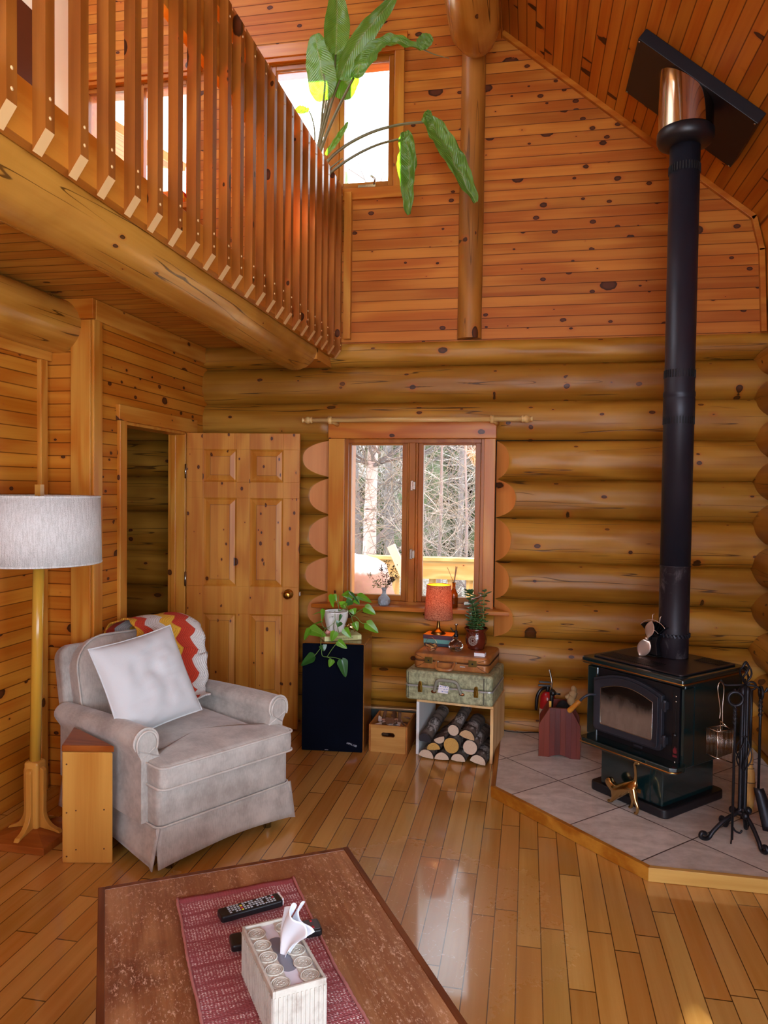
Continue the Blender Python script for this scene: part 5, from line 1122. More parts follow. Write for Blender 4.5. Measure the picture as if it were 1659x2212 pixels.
rbox(MB(), -.178, .195, .028, .45, .0455, .252, .006, 2).build('pedestal', M_en, sv, bevel=.003)
MB().bb(-.170, .125, .0225, .0275, .048, .245).bb(.140, .190, .0245, .0275, .048, .245).build('ash_door', M_en, sv, bevel=.002)
MB().bb(.035, .075, .0205, .0224, .072, .092).build('badge', M_goldst, sv)
for i in range(7): pass
rbox(MB(), -.285, .285, .06, .545, .2525, .652, .008, 2).build('firebox', M_en, sv, bevel=.003)
MB().bb(-.283, -.212, .030, .0595, .275, .645).build('side_column', M_en, sv, bevel=.010, seg=3)
MB().bb(-.2115, .236, .034, .0595, .262, .645).build('facade', M_fac, sv, bevel=.002)
cp = MB().bb(.237, .272, .030, .0595, .262, .645).build('control_panel', M_fac, sv, bevel=.002)
MB().bb(.275, .292, .040, .12, .258, .640).bb(.275, .290, .125, .133, .258, .640).build('side_trim', M_en, sv, bevel=.004)
MB().bb(.2535, .2555, .0285, .030, .42, .55).build('slot', flat('slot_black', '#050505', .8), cp)
m = MB(); m.ball((.2545, .026, .415), (.010, .010, .010), 12, 8); m.build('slider_knob', M_blk, cp)
for z in (.60, .575, .285): 
    m = MB(); m.ball((.2545, .029, z), (.004, .003, .004), 8, 5); m.build('screw', M_steel, cp)
m = MB(); m.prism([(0, .0), (.010, .004), (.013, .014), (.008, .020), (.009, .030), (.002, .024), (0, .036), (-.005, .026), (-.010, .022), (-.012, .010), (-.008, .002)], lambda a, b, h: (.2545 + a * .9, h, .325 + b), .0285, .030); m.bb(.243, .266, .0287, .030, .308, .318); m.build('flame_emblem', flat('faded_red_print', '#6a1a20', .6), cp)
# arched door
def arch_poly(x0, x1, z0, zs, rise, r=.018, n=14):
    o = arc((x0 + r, z0 + r), r, 180, 270, 4) + arc((x1 - r, z0 + r), r, 270, 360, 4)
    for i in range(n + 1):
        t = i / n; x = x1 + (x0 - x1) * t; o.append((x, zs + rise * sin(pi * (.08 + .84 * t)) - rise * sin(pi * .08)))
    return o
def ringprism(m, po, pi_, y0, y1, y1i=None):
    n = len(po); y1i = y1 if y1i is None else y1i
    vs = [(a, y0, b) for a, b in po] + [(a, y0, b) for a, b in pi_] + [(a, y1, b) for a, b in po] + [(a, y1i, b) for a, b in pi_]; fs = []
    for i in range(n):
        j = (i + 1) % n; fs += [(i, j, n + j, n + i), (2 * n + i, 3 * n + i, 3 * n + j, 2 * n + j), (i, 2 * n + i, 2 * n + j, j), (n + i, n + j, 3 * n + j, 3 * n + i)]
    return m.add(vs, fs, False)
po1 = arch_poly(-.222, .192, .318, .590, .062, .022); po2 = arch_poly(-.208, .178, .330, .580, .060, .02); pi1 = arch_poly(-.176, .142, .358, .548, .050, .012)
dd = bpy.data.objects.new('door', None); COL.objects.link(dd); dd.parent = sv
m = MB(); ringprism(m, po1, pi1, .0335, .010); ringprism(m, po2, pi1, .011, -.004, .006); m.build('door_frame', M_cast, dd, bevel=.004, seg=3, ang=30)
g = G('sooty_glass', .08, coat=.6); X = g.xyz(); n = g.noise(g.sc(g.co(), 14, 1, 5), 1, 4, .6, .4); hz_ = g.sst(g.ma('ADD', X[2], g.ma('MULTIPLY', n, .12)), .60, .50); sw = g.N('TexWave', {'Vector': g.co(), 'Scale': 6.0, 'Distortion': 6.0, 'Detail': 3.0}).outputs[0]
col = g.mix(hz_, S('#120d0c'), g.mix(n, S('#4e4138'), S('#8a7768'))); g.base(col); M_soot = g.m
MB().prism(pi1, lambda a, b, h: (a, h, b), .012, .016).build('glass', M_soot, dd)
m = MB(); 
m.tube(bez([(-.10, -.0, .585), (-.04, -.0, .592), (.05, 0, .588), (.10, 0, .575)], 5), .0015, 5)
MB().tube([(a * .985 + 0, .009, .452 + (b - .452) * .985) for a, b in pi1], .0022, 6, close=True).build('gasket', M_steel, dd)
for z in (.545, .375): MB().bb(.190, .214, .004, .033, z - .018, z + .018).tube([(.206, .012, z - .028), (.206, .012, z + .028)], .009, 12).build('hinge', M_cast, dd, bevel=.002)
m = MB(); m.tube(bez([(-.200, .0, .505), (-.215, -.03, .507), (-.235, -.05, .490), (-.250, -.06, .470)], 6), .007, 10); hnd = m.build('handle', M_cast, dd)
MB().tube([(-.250, -.060, .470), (-.262, -.068, .455), (-.295, -.088, .412), (-.300, -.091, .405)], [.010, .0125, .0145, .012], 14).build('grip', W['he'], hnd)
# ash ledge
m = MB(); led = [(-.262, .058), (-.262, -.035), (-.235, -.060), (.285, -.060), (.312, -.035), (.312, .03), (.29, .058)]
m.prism(led, lambda a, b, h: (a, b, h), .250, .284); lg = m.build('ash_ledge', M_en, sv, bevel=.005, seg=3)
m = MB(); l2 = [(-.262, .03), (-.262, -.035), (-.235, -.060), (.285, -.060), (.312, -.035), (.312, .0)]
m.tube([(a * 1.003, b - .0012, .262) for a, b in l2], .0042, 6); m.build('gold_strip', M_goldst, lg)
MB().bb(.02, .07, .029, .034, .292, .305).build('catch', M_cast, sv, bevel=.002); MB().bb(-.285, -.2, -.02, -.016, .238, .242).build('air_rod', M_steel, sv)
# top plate
tp_ = rbox(MB(), -.312, .305, .010, .565, .654, .690, .02); top = tp_.build('top_plate', M_en, sv, bevel=.010, seg=4, ang=40)
MB().tube([(a - .0035, b + .2875, .666) for a, b in rrect(.620, .558, .022, 5)], .0042, 6, close=True).build('gold_strip', M_goldst, top)
M_gr = flat('warm_top_black', '#2c2428', .35, .3)
rbox(MB(), -.270, .265, .055, .52, .6905, .6985, .02).build('raised_panel', M_gr, top, bevel=.003)
for s, (x0, x1, y0, y1) in enumerate(((-.245, .10, .085, .19), (.10, .245, .40, .50), (-.245, -.13, .40, .50))):
    m = MB(); n = int((x1 - x0) / .012)
    for i in range(n): x = x0 + i * .012; m.bb(x, x + .006, y0, y1, .699, .7015)
    m.build('grille', M_plinth, top)
PXY = V((.772, 4.140)); zt = .0555 + .699
# ---- stove pipe
M_pipe = G('flue_black', .42, .25); n = M_pipe.noise(M_pipe.sc(M_pipe.co(), 6, 6, 4), 1, 5, .65); M_pipe.base(M_pipe.mix(n, S('#1b1b23'), S('#2a2a34'))); M_pipe.set('Roughness', M_pipe.ma('MULTIPLY_ADD', n, .3, .28)); M_pipe = M_pipe.m
M_pipe2 = G('flue_heat_stained', .5, .3); n = M_pipe2.noise(M_pipe2.sc(M_pipe2.co(), 9, 9, 5), 1, 6, .7, .6); M_pipe2.base(M_pipe2.mix(M_pipe2.sst(n, .52, .66), S('#231d24'), S('#5a5356'))); M_pipe2 = M_pipe2.m
pp_ = thing('stove_pipe', 'tall black flue pipe rising from the wood stove to the sloped roof', 'stove pipe', (PXY.x, PXY.y, zt + .001))
b = zt; pr = .0765
MB().lathe([(pr * .98, 0), (pr, .002), (pr, .115), (pr + .001, .118)], 48).build('lower_section', M_pipe2, pp_); 
m = MB(); m.lathe([(pr + .001, .1185), (pr, .13), (pr, .478), (pr + .002, .480), (pr + .002, .484)], 48); m.build('middle_section', M_pipe2, pp_)
MB().lathe([(pr, .485), (pr, 1.255), (pr + .003, 1.26), (pr + .003, 1.36), (pr + .001, 1.365), (pr + .004, 1.37), (pr + .004, 1.39), (pr, 1.40), (pr, 1.47), (pr - .001, 1.472), (pr - .001, 2.68)], 48).build('upper_section', M_pipe, pp_)
m = MB()
for i in range(26):
    a = 2 * pi * i / 26; m.T = Matrix.Rotation(a, 4, 'Z'); m.box((pr + .003, 0, .118), (.008, .011, .022), Matrix.Rotation(R(28), 3, 'X'))
m.T = None; m.build('crimped_collar', M_pipe, pp_, bevel=.002)
for z in (1.245, 1.487, 2.545):
    m = MB()
    for i in range(34): a = 2 * pi * i / 34; m.T = Matrix.Rotation(a, 4, 'Z'); m.box((pr + .0012, 0, z), (.0035, .0055, .040))
    m.T = None; m.build('vent_band', flat('vent_black', '#050406', .7) if z < 1.3 else bpy.data.materials['vent_black'], pp_)
MB().lathe([(.077, 2.66), (.100, 2.665), (.132, 2.68), (.141, 2.70), (.141, 2.735), (.132, 2.745)], 48).build('storm_collar', M_plinth, pp_)
# polished sleeve, cut to the roof slope
m = MB(); N = 64; rs = .135
def ztop(x): return 4.57 - .8193 * (x + .184) - .085
vs = []
for i in range(N): a = 2 * pi * i / N; vs.append((rs * cos(a), rs * sin(a), 2.745))
for i in range(N): a = 2 * pi * i / N; x = rs * cos(a); vs.append((x, rs * sin(a), ztop(PXY.x + x) - zt))
m.add(vs, [(i, (i + 1) % N, N + (i + 1) % N, N + i) for i in range(N)], True); g = G('chrome', .09, 1.0); g.base(S('#c8bcb2')); m.build('polished_sleeve', g.m, pp_)
# support box on the slope
mp = thing('flue_support_box', 'slanted black metal box fixed to the roof boards around the flue', 'support box', (.836, 4.265, 4.57 - .8193 * (.838 + .184)))
mp.rotation_euler = (0, math.atan(.8193), 0)
Lx = .575 / cos(math.atan(.8193))
MB().bb(-Lx / 2, Lx / 2, -.26, .25, -.062, -.001).build('casing', flat('box_black', '#151318', .4, .3), mp, bevel=.002)
for x in (-Lx / 2 + .012, Lx / 2 - .012):
    for y in (-.245, .238): MB().lathe([(.006, -.002), (.006, .0), (0, .0)], 8, (x, y, -.063)).build('screw', M_steel, mp)
# ---- stove fan
M_rg = flat('rose_gold', '#dcc0ae', .38, .75)
sf = thing('stove_fan', 'small black stove-top fan with two rose gold blades on the wood stove', 'stove fan', (.47, 4.0, zt + .0025), R(-45)); 
c_, s_ = cos(R(-45)), sin(R(-45)); fx, fy = -.062, .276; sf.location = (.508 + c_ * fx - s_ * fy, 3.862 + s_ * fx + c_ * fy, zt + .0055)
MB().bb(-.042, .042, -.022, .034, 0, .006).build('base', M_blk, sf, bevel=.002)
m = MB(); m.prism([(-.030, .006), (.034, .006), (.030, .03), (.026, .07), (.033, .10), (.034, .105), (-.034, .105), (-.033, .10), (-.024, .07), (-.027, .03)], lambda a, b, h: (a, h, b), -.004, .030); m.build('body', M_blk, sf, bevel=.003)
MB().bb(-.042, .042, -.004, .032, .106, .113).build('fin_base', M_blk, sf)
for i in range(9):
    a = R(-48 + i * 12); m = MB(); p0 = V((sin(a) * .035 * 1.1, 0, .113 + .004)); d = V((sin(a), 0, cos(a))); L = .062
    m.prism([(0, 0), (.0, L), (.034, L), (.034, 0)], lambda y, l, h: tuple(p0 + d * l + V((cos(a) * h, y, -sin(a) * h))), -.0012, .0012); m.build('fin', M_blk, sf)
m = MB(); 
for r in (.098, .046): m.tube([(sin(R(-50 + i * 5)) * r, -.001, .113 - .036 * 0 + cos(R(-50 + i * 5)) * r - .02) for i in range(21)], .0018, 5)
m.build('fin_edge', M_rg, sf)
MB().tube([(-.018, .02, .17), (-.016, .02, .215), (-.014, .03, .218)], .0022, 6).tube([(.026, .02, .17), (.030, .02, .205), (.030, .03, .212)], .0022, 6).build('carry_loop', M_rg, sf)
fb = bpy.data.objects.new('blades', None); COL.objects.link(fb); fb.parent = sf; fb.location = (-.010, -.030, .093)
for k in (0, 1):
    m = MB()
    def bf(u, v):
        w = .030 * sin(pi * min(1, v * .92 + .06)) ** .8 + .004; x = (u - .5) * 2 * w + (.010 * v); return (x, -.012 * (u - .5) * 2 * (1 - .3 * v) - .004, .008 + v * .094)
    m.grid(bf, 8, 14); o = m.build('blade', M_rg, fb, solid=.0014); o.rotation_euler = (0, R(12 + 180 * k), 0)
MB().lathe([(.009, 0), (.009, .008), (.006, .012), (0, .013)], 14).build('hub', M_rg, fb).rotation_euler = (R(90), 0, 0)
MB().tube([(0, -.0, 0), (0, .028, 0)], .009, 12).build('motor', M_blk, fb)
# ---- brass cat
M_bc = flat('brass_cat', '#c0a068', .2, 1.0)
ct_ = thing('cat_figurine', 'brass figurine of a stretching cat with raised tail in front of the stove', 'figurine', (.553, 3.752, .0560), R(133))
k = .001
pts = [(38, 0, 126), (84, 0, 100), (124, 0, 66), (150, 0, 74), (176, 0, 92), (200, 0, 86),
       (16, 15, 112), (0, 18, 66), (-16, 18, 40), (-10, 18, 8), (6, 18, 5), (44, -15, 112), (50, -18, 66), (44, -18, 40), (52, -18, 8), (68, -18, 5),
       (132, 16, 36), (148, 17, 12), (170, 18, 6), (135, -16, 36), (156, -17, 12), (180, -18, 6),
       (16, 0, 152), (10, 6, 186), (6, 16, 222), (0, 28, 248), (-14, 36, 262), (-36, 38, 263),
       (170, 15, 122), (170, -15, 122)]
ed = [(0, 1), (1, 2), (2, 3), (3, 4), (4, 5), (0, 6), (6, 7), (7, 8), (8, 9), (9, 10), (0, 11), (11, 12), (12, 13), (13, 14), (14, 15), (2, 16), (16, 17), (17, 18), (2, 19), (19, 20), (20, 21), (0, 22), (22, 23), (23, 24), (24, 25), (25, 26), (26, 27), (4, 28), (4, 29)]
rr = [34, 32, 28, 18, 27, 15, 22, 13, 9, 8, 8, 22, 13, 9, 8, 8, 13, 9, 8, 13, 9, 8, 10, 8, 8, 8, 8, 8, (9, 6), (9, 6)]
creature('body', [V(p) * k for p in pts], ed, [(r * k if not isinstance(r, tuple) else (r[0] * k, r[1] * k)) for r in rr], M_bc, ct_)
# ---- fire tool set
M_ir = flat('wrought_iron', '#2a292e', .42, .7, bump=.3, bs=90)
TSX, TSY, TZ0 = .985, 3.600, .0555
ft_ = thing('fire_tool_stand', 'black wrought iron fire tool stand with scrolled feet on the hearth', 'tool stand', (TSX, TSY, TZ0))
def lt(x, y, z): return V((x - TSX, y - TSY, z - TZ0))
m = MB()
for s in (-1, 1): m.tube(bez([(s * .010, 0, .10), (s * .010, 0, .4), (s * .010, 0, .69)], 6), .0095, 10)
m.tube([(0, 0, .085), (0, 0, .71)], .007, 8); m.build('pole', M_ir, ft_)
for i, (dx, dy) in enumerate(((-.19, -.083), (.055, -.173), (.052, .1), (-.06, .11))):
    L = sqrt(dx * dx + dy * dy); d = V((dx / L, dy / L, 0)); L -= .02
    pts = [d * .006 + V((0, 0, .13)), d * .022 + V((0, 0, .115)), d * (L * .45) + V((0, 0, .088)), d * (L * .78) + V((0, 0, .040)), d * (L * .90) + V((0, 0, .013)), d * (L + .005) + V((0, 0, .0105)), d * (L + .024) + V((0, 0, .022)), d * (L + .018) + V((0, 0, .038)), d * (L + .002) + V((0, 0, .034)), d * L + V((0, 0, .026))]
    m = MB(); m.tube(bez(pts, 6), .0095, 10); m.build('leg', M_ir, ft_)
m = MB(); m.tube([(.022 * cos(t * .5), .022 * sin(t * .5), .115) for t in range(13)], .007, 8)
for s in range(3): m.ball((.04 * cos(s * 2.1 + .6), .04 * sin(s * 2.1 + .6), .115), .017, 10, 7)
m.build('scroll_joint', M_ir, ft_)
def cage(m, z0, z1, r, w, n=4, tw=2.2, ph=0, base=V((0, 0, 0))):
    for j in range(n):
        m.tube([base + V((r * sin(pi * t / 14) ** .8 * cos(ph + j * 2 * pi / n + tw * t / 14), r * sin(pi * t / 14) ** .8 * sin(ph + j * 2 * pi / n + tw * t / 14), z0 + (z1 - z0) * t / 14)) for t in range(15)], w, 6)
m = MB(); cage(m, .705, .805, .024, .0045, 4, 2.6); m.build('twisted_finial', M_ir, ft_); m = MB(); cage(m, .30, .47, .034, .0034, 5, 2.4); m.tube([(.012 * cos(t * .6), .012 * sin(t * .6), .465) for t in range(12)], .004, 6); m.build('twisted_cage', M_ir, ft_)
m = MB()
hk = [lt(.886, 3.60, .758), lt(1.073, 3.60, .735), lt(.917, 3.50, .745), lt(1.01, 3.70, .745)]
for h in hk:
    d = V((h.x, h.y, 0)).normalized(); m.tube(bez([V((0, 0, .70)), V((h.x * .5, h.y * .5, .695)), V((h.x * .9, h.y * .9, h.z - .008)), V((h.x, h.y, h.z + .012)) + d * .006], 5), .005, 8)
m.build('hook_arm', M_ir, ft_)
def tool(name, label, cat, x, y, z): return thing(name, label, cat, (x, y, z), 0, 'fire tools on the iron stand')
# poker
tk = tool('fire_poker', 'black twisted iron poker with a ring handle on the stand', 'poker', .915, 3.485, .09)
m = MB(); m.tube([(.030 * cos(i * pi / 12), 0, .628 + .030 * sin(i * pi / 12)) for i in range(24)], .0075, 8, close=True); m.build('ring_handle', M_ir, tk)
m = MB(); m.tube([(0, 0, .60), (0, 0, .52), (0, 0, .0)], [.007, .0065, .0055], 8)
for j in range(2): m.tube([(.006 * cos(t * .8 + j * pi), .006 * sin(t * .8 + j * pi), .60 - t * .005) for t in range(18)], .004, 6)
m.tube(bez([(0, 0, .06), (.012, 0, .040), (.032, 0, .032), (.040, 0, .045)], 5), .0045, 6); m.tube([(0, 0, .02), (-.004, 0, -.02)], .0035, 6); m.build('shaft', M_ir, tk)
# shovel
tk = tool('ash_shovel', 'black iron ash shovel hanging on the outer hook of the stand', 'shovel', 1.050, 3.595, .08)
m = MB(); m.tube([(0, .026 * cos(i * pi / 12), .645 + .026 * sin(i * pi / 12)) for i in range(24)], .0065, 8, close=True); m.build('ring_handle', M_ir, tk)
m = MB(); m.tube([(0, 0, .62), (0, 0, .54), (.0, 0, .20)], [.007, .0065, .006], 8)
for j in range(2): m.tube([(.006 * cos(t * .8 + j * pi), .006 * sin(t * .8 + j * pi), .62 - t * .005) for t in range(18)], .004, 6)
m.build('shaft', M_ir, tk)
def sf_(u, v): return (.0 + .085 * v + .0, -.042 + .084 * u + 0, .205 - .20 * v + .016 * (2 * u - 1) ** 2)
m = MB(); m.grid(lambda u, v: ((u - .5) * .075 * (.55 + .45 * v) + .055 * v, -.012 * (1 - (2 * u - 1) ** 2) - .02 * v, .21 - .185 * v), 8, 8); m.build('blade', M_ir, tk, solid=.003)
# broom
tk = tool('hearth_broom', 'straw hearth broom hanging behind the iron stand', 'broom', 1.040, 3.700, .14)
M_straw = G('straw', .8); n = M_straw.noise(M_straw.sc(M_straw.co(), 160, 160, 4), 1, 3); M_straw.base(M_straw.mix(n, S('#8a5a24'), S('#c99a52'))); M_straw.bump(n, .6, .004); M_straw = M_straw.m
m = MB(); m.lathe([(0, .0), (.020, .0), (.026, .06), (.028, .12), (.024, .18), (.014, .21), (.016, .24), (.012, .29), (0, .30)], 18, sq=.5); m.build('bristles', M_straw, tk)
m = MB(); m.tube([(0, 0, .29), (0, 0, .57)], .007, 8); m.tube([(.018 * cos(i * pi / 10), 0, .588 + .018 * sin(i * pi / 10)) for i in range(20)], .005, 6, close=True); m.build('handle', M_ir, tk)
m = MB()
for z, r in ((.135, .029), (.2, .020), (.22, .016)): m.tube([(r * cos(i * pi / 10), r * .52 * sin(i * pi / 10), z) for i in range(20)], .0014, 5, close=True)
m.build('binding', M_ir, tk)
# wire popcorn shaker
tk = thing('popcorn_popper', 'chrome wire popcorn popper basket hanging from the tool stand hook', 'popper', (.876, 3.575, .40), R(35))
M_wire = flat('bright_wire', '#c9b8a4', .2, 1.0)
m = MB(); m.tube(bez([(-.004, 0, .20), (-.002, 0, .245), (-.020, 0, .335), (-.012, 0, .362), (.004, 0, .365), (.018, 0, .335), (.012, 0, .245), (.016, 0, .17)], 6), .0028, 6); m.build('handle', M_wire, tk)
m = MB(); 
w, d, h = .048, .030, .155
m.tube([(-w, -d, h), (w, -d, h), (w, d, h), (-w, d, h)], .0022, 6, close=True); m.tube([(-w, -d, 0.035), (w, -d, 0), (w, d, 0), (-w, d, 0.035)], .0022, 6, close=True)
for i in range(13):
    x = -w + 2 * w * i / 12; zb = .035 * (1 - i / 12)
    for y in (-d, d): m.tube([(x, y, zb), (x, y, h)], .0007, 4)
    m.tube([(x, -d, zb), (x, d, zb)], .0007, 4)
m.tube([(-w, -d, .035), (-w, -d, h + .012)], .002, 5).tube([(w, -d, 0), (w, -d, h)], .002, 5).tube([(0, 0, h + .035), (-.03, -d, h)], .002, 5).tube([(0, 0, h + .035), (.03, -d, h)], .002, 5)
m.build('basket', M_wire, tk)
# ---- burgundy carrier, extinguisher, torch
M_bur = wood('burgundy_stain', '#3a1018', '#5c1e28', ax=2, ac=0, pw=.031, groove=.001, gcol=.7, rough=.4, gscale=1.2, fig=.2, tint=.3).m
rc = thing('wooden_carrier', 'burgundy stained wooden carrier box with slanted shoulders on the hearth', 'box', (.0885, 4.452, .0555), R(-2))
cw, cdp = .240, .215
def endp(h0, h1):
    po_ = [(0, .0), (.045, .0)] + [(.06 + .12 * i / 10, .017 * sin(pi * i / 10)) for i in range(11)] + [(.195, 0), (cw, 0), (cw, .190), (.183, .293), (.060, .293), (0, .190)]
    return MB().prism(po_, lambda a, b, h: (a, h, b), h0, h1)
endp(0, .018).build('end_panel', M_bur, rc, bevel=.0015); endp(cdp - .018, cdp).build('end_panel', M_bur, rc, bevel=.0015)
MB().bb(.002, .014, .0185, cdp - .0185, .03, .16).build('side_panel', M_bur, rc); MB().bb(cw - .014, cw - .002, .0185, cdp - .0185, .03, .16).build('side_panel', M_bur, rc); MB().bb(.0145, cw - .0145, .0185, cdp - .0185, .03, .04).build('bottom_panel', M_bur, rc)
gv = MB()
for (x, y, z, r) in ((0, 0, 0, .026), (.012, .01, .03, .024), (.018, .02, .06, .018), (-.02, 0, .02, .014)): gv.ball((x, y, z), (r, r * .8, r * 1.25), 10, 8)
gv.v = [v + V((noise.noise(v * 60), noise.noise(v * 60 + V((5, 0, 0))), noise.noise(v * 50 + V((0, 9, 0))))) * .006 for v in gv.v]
o = gv.build('work_glove', flat('tan_leather_glove', '#a98a5e', .8, var=.2, bump=.4, bs=80)); o.location = (.275, 4.555, .372); tag(o, 'crumpled tan work glove sticking out of the burgundy box', 'glove')
o = MB().ball((0, 0, 0), (.056, .048, .125), 16, 12).build('dark_bag', flat('black_cloth_bag', '#0e0b0c', .9, bump=.5, bs=30)); o.location = (.232, 4.592, .235); tag(o, 'black cloth bag stuffed into the burgundy box', 'bag')
tc = thing('gas_torch', 'hand torch with a blue gas can and bent nozzle standing in the burgundy box', 'torch', (.150, 4.520, .098), 0)
MB().lathe([(0, 0), (.033, 0), (.034, .004), (.034, .15), (.030, .168), (.012, .180), (0, .18)], 24).build('gas_can', flat('can_blue', '#1f4f8a', .35), tc)
MB().lathe([(.0345, .03), (.0345, .13)], 24).build('can_label', flat('can_label', '#8a94a0', .5), tc)
m = MB(); m.tube([(.010, 0, .17), (.012, 0, .30), (.010, 0, .335)], [.013, .014, .016], 12, flat=.8); m.tube([(.01, 0, .315), (.028, -.006, .330)], .018, 12); m.tube([(.03, 0, .318), (.062, 0, .316)], .006, 8); m.build('grip', M_blk, tc)
MB().bb(-.003, .010, -.0155, -.012, .235, .275).build('grip_label', flat('torch_yellow', '#c99a2a', .5), tc)
m = MB(); m.tube([(.010, 0, .335), (.011, 0, .385), (.006, 0, .415), (-.004, 0, .455), (-.006, 0, .460)], [.0055, .0055, .0055, .006, .0075], 10); m.build('nozzle', M_steel, tc)
fe = thing('fire_extinguisher', 'red fire extinguisher with black hose standing behind the burgundy box', 'fire extinguisher', (.146, 4.770, .0555), 0)
MB().lathe([(0, 0), (.048, 0), (.050, .006), (.050, .25), (.044, .28), (.026, .30), (.018, .305), (0, .305)], 28).build('cylinder', flat('extinguisher_red', '#a8141c', .25, coat=.4), fe)
MB().lathe([(.0506, .08), (.0506, .20)], 28).build('label', flat('label_cream', '#cbbfae', .5), fe)
m = MB(); m.tube([(0, 0, .30), (0, 0, .34)], .014, 10); m.bb(-.060, .02, -.009, .009, .335, .347).bb(-.055, .02, -.009, .009, .357, .368); m.build('lever', M_blk, fe, bevel=.003)
MB().tube(bez([(-.01, 0, .33), (-.045, -.02, .315), (-.066, -.025, .27), (-.070, -.02, .19)], 6), .010, 10).build('hose', M_blk, fe)
cd_ = MB(); cd_.tube(bez([(-.18, 4.862, .125), (-.13, 4.85, .07), (-.07, 4.84, .065), (.0, 4.85, .062), (.08, 4.87, .061), (.3, 4.872, .061)], 8), .0035, 6); o = cd_.build('power_cord', M_blk); tag(o, 'thin black power cord lying along the log wall behind the box', 'cord')
# ================================================================ loft: tall plant, throw, door
g = G('strelitzia_leaf', .34, coat=.15); uu, vv, _ = g.xyz('UV'); ve = g.ma('SINE', g.ma('MULTIPLY', g.ma('ADD', vv, g.ma('MULTIPLY', g.ma('ABSOLUTE', g.ma('SUBTRACT', uu, .5)), .35)), 190)); rib = g.ma('SUBTRACT', 1.0, g.sst(g.ma('ABSOLUTE', g.ma('SUBTRACT', uu, .5)), .008, .04)); n = g.noise(g.co(), 5, 3)
c0 = g.mix(n, S('#4a7424'), S('#7da43e')); kk = g.ma('MULTIPLY_ADD', ve, .07, .95); c0 = g.mix(1.0, c0, g.vec(kk, kk, kk), 'MULTIPLY'); g.base(g.mix(rib, c0, S('#8a9a58'))); g.bump(ve, .35, .004); M_bp = g.m; translucent(M_bp, '#5c9a14', .3)
M_pet = flat('petiole', '#5f5a34', .45, var=.2)
bp_ = thing('tall_leafy_plant', 'tall plant with long paddle leaves arching over the loft railing', 'potted plant', (-1.62, 4.66, 2.66))
BO = V(bp_.location)
MB().lathe([(0, 0), (.12, 0), (.15, .02), (.165, .28), (.17, .30), (.16, .30), (.15, .27), (0, .26)], 32).build('pot', M_pot, bp_)
def bleaf(mid, hw, Y, nrm=(0, -1, .2), fold=.3, Y2=None, onesided=None, wave=.02, twist=0, tatter=0):
    pts = [at(x, y, Y + (Y2 - Y) * i / (len(mid) - 1) if Y2 else Y) - BO for i, (x, y) in enumerate(mid)]; q = bez(pts, 8); n = len(q) - 1; nv = 40
    nr = V(nrm)
    def fn(u, v):
        t = v * n; i = min(int(t), n - 1); p = q[i].lerp(q[i + 1], t - i); ax = (q[min(i + 1, n)] - q[max(i - 1, 0)]).normalized()
        nn = (nr - ax * nr.dot(ax)).normalized(); sd = ax.cross(nn)
        if twist: nn2 = Matrix.Rotation(twist * v, 3, ax) @ nn; sd = ax.cross(nn2); nn = nn2
        x = (u - .5) * 2; w = hw * (max(0.0, sin(pi * (.06 + .92 * v ** .85))) ** .6) * (1 + wave * 4 * noise.noise(V((v * 5, x * .6, hw * 90))))
        if onesided: w *= onesided[0] if x < 0 else onesided[1]
        return tuple(p + sd * (w * x * cos(fold * abs(x))) - nn * (-w * abs(x) * sin(fold)) + nn * (wave * .5 * noise.noise(V((v * 9, x * 2, 4)))))
    m = MB(); m.grid(fn, 12, nv); return m.build('leaf', M_bp, bp_)
def pet(pts, r0=.009, r1=.006, Y=4.66):
    q = bez([at(x, y, Y if len(t) == 0 else t[0]) - BO for (x, y, *t) in pts], 8); n = len(q); m = MB(); m.tube(q, [r0 + (r1 - r0) * i / (n - 1) for i in range(n)], 8); m.build('stem', M_pet, bp_)
root = (662, 425, 4.67)
bleaf([(700, 218), (699, 190), (694, 150), (686, 105), (681, 74)], .100, 4.66, (-.2, -1, .1), .12)
bleaf([(725, 118), (727, 80), (728, 30), (727, -30)], .083, 4.62, (.3, -1, .1), .25)
bleaf([(733, 172), (752, 128), (785, 75), (820, 32), (856, -12)], .078, 4.64, (.45, -1, .3), .35, onesided=(.7, 1.15))
bleaf([(764, 168), (790, 128), (825, 98), (868, 92), (912, 106)], .135, 4.60, (.1, -1, .5), .5, onesided=(.42, 1.05), wave=.05)
bleaf([(770, 192), (757, 186), (742, 172), (736, 148), (742, 118), (748, 104)], .112, 4.70, (-.1, -1, 0), .1)
bleaf([(905, 104), (915, 96), (926, 86), (934, 80)], .055, 4.56, (0, -1, .2), .3); bleaf([(640, 233), (648, 237), (659, 239), (668, 235)], .033, 4.62, (0, -1, .4), .1)
bleaf([(920, 255), (945, 290), (972, 332), (1000, 385), (1028, 438)], .092, 4.52, (.25, -1, .35), .55, onesided=(.75, 1.0), wave=.06, Y2=4.46)
bleaf([(919, 266), (921, 255), (925, 246), (927, 238)], .028, 4.52, (.5, -1, .1), .4)
bleaf([(873, 285), (880, 318), (884, 360), (882, 410), (884, 464)], .066, 4.55, (-.15, -1, .1), .5, wave=.06)
bleaf([(704, 335), (722, 312), (738, 288), (752, 264)], .022, 4.64, (.3, -1, .2), .5)
pet([root, (690, 300), (697, 235), (702, 180), (699, 160)], .010, .005); pet([root, (693, 290), (712, 210), (722, 160), (725, 115)], .011, .006); pet([root, (697, 290), (722, 205), (738, 165)], .012, .007)
pet([root, (700, 305), (735, 225), (764, 168)], .012, .008); pet([root, (690, 330), (700, 250), (705, 215)], .008, .005); pet([(674, 400, 4.7), (680, 300), (676, 262), (668, 240)], .005, .003)
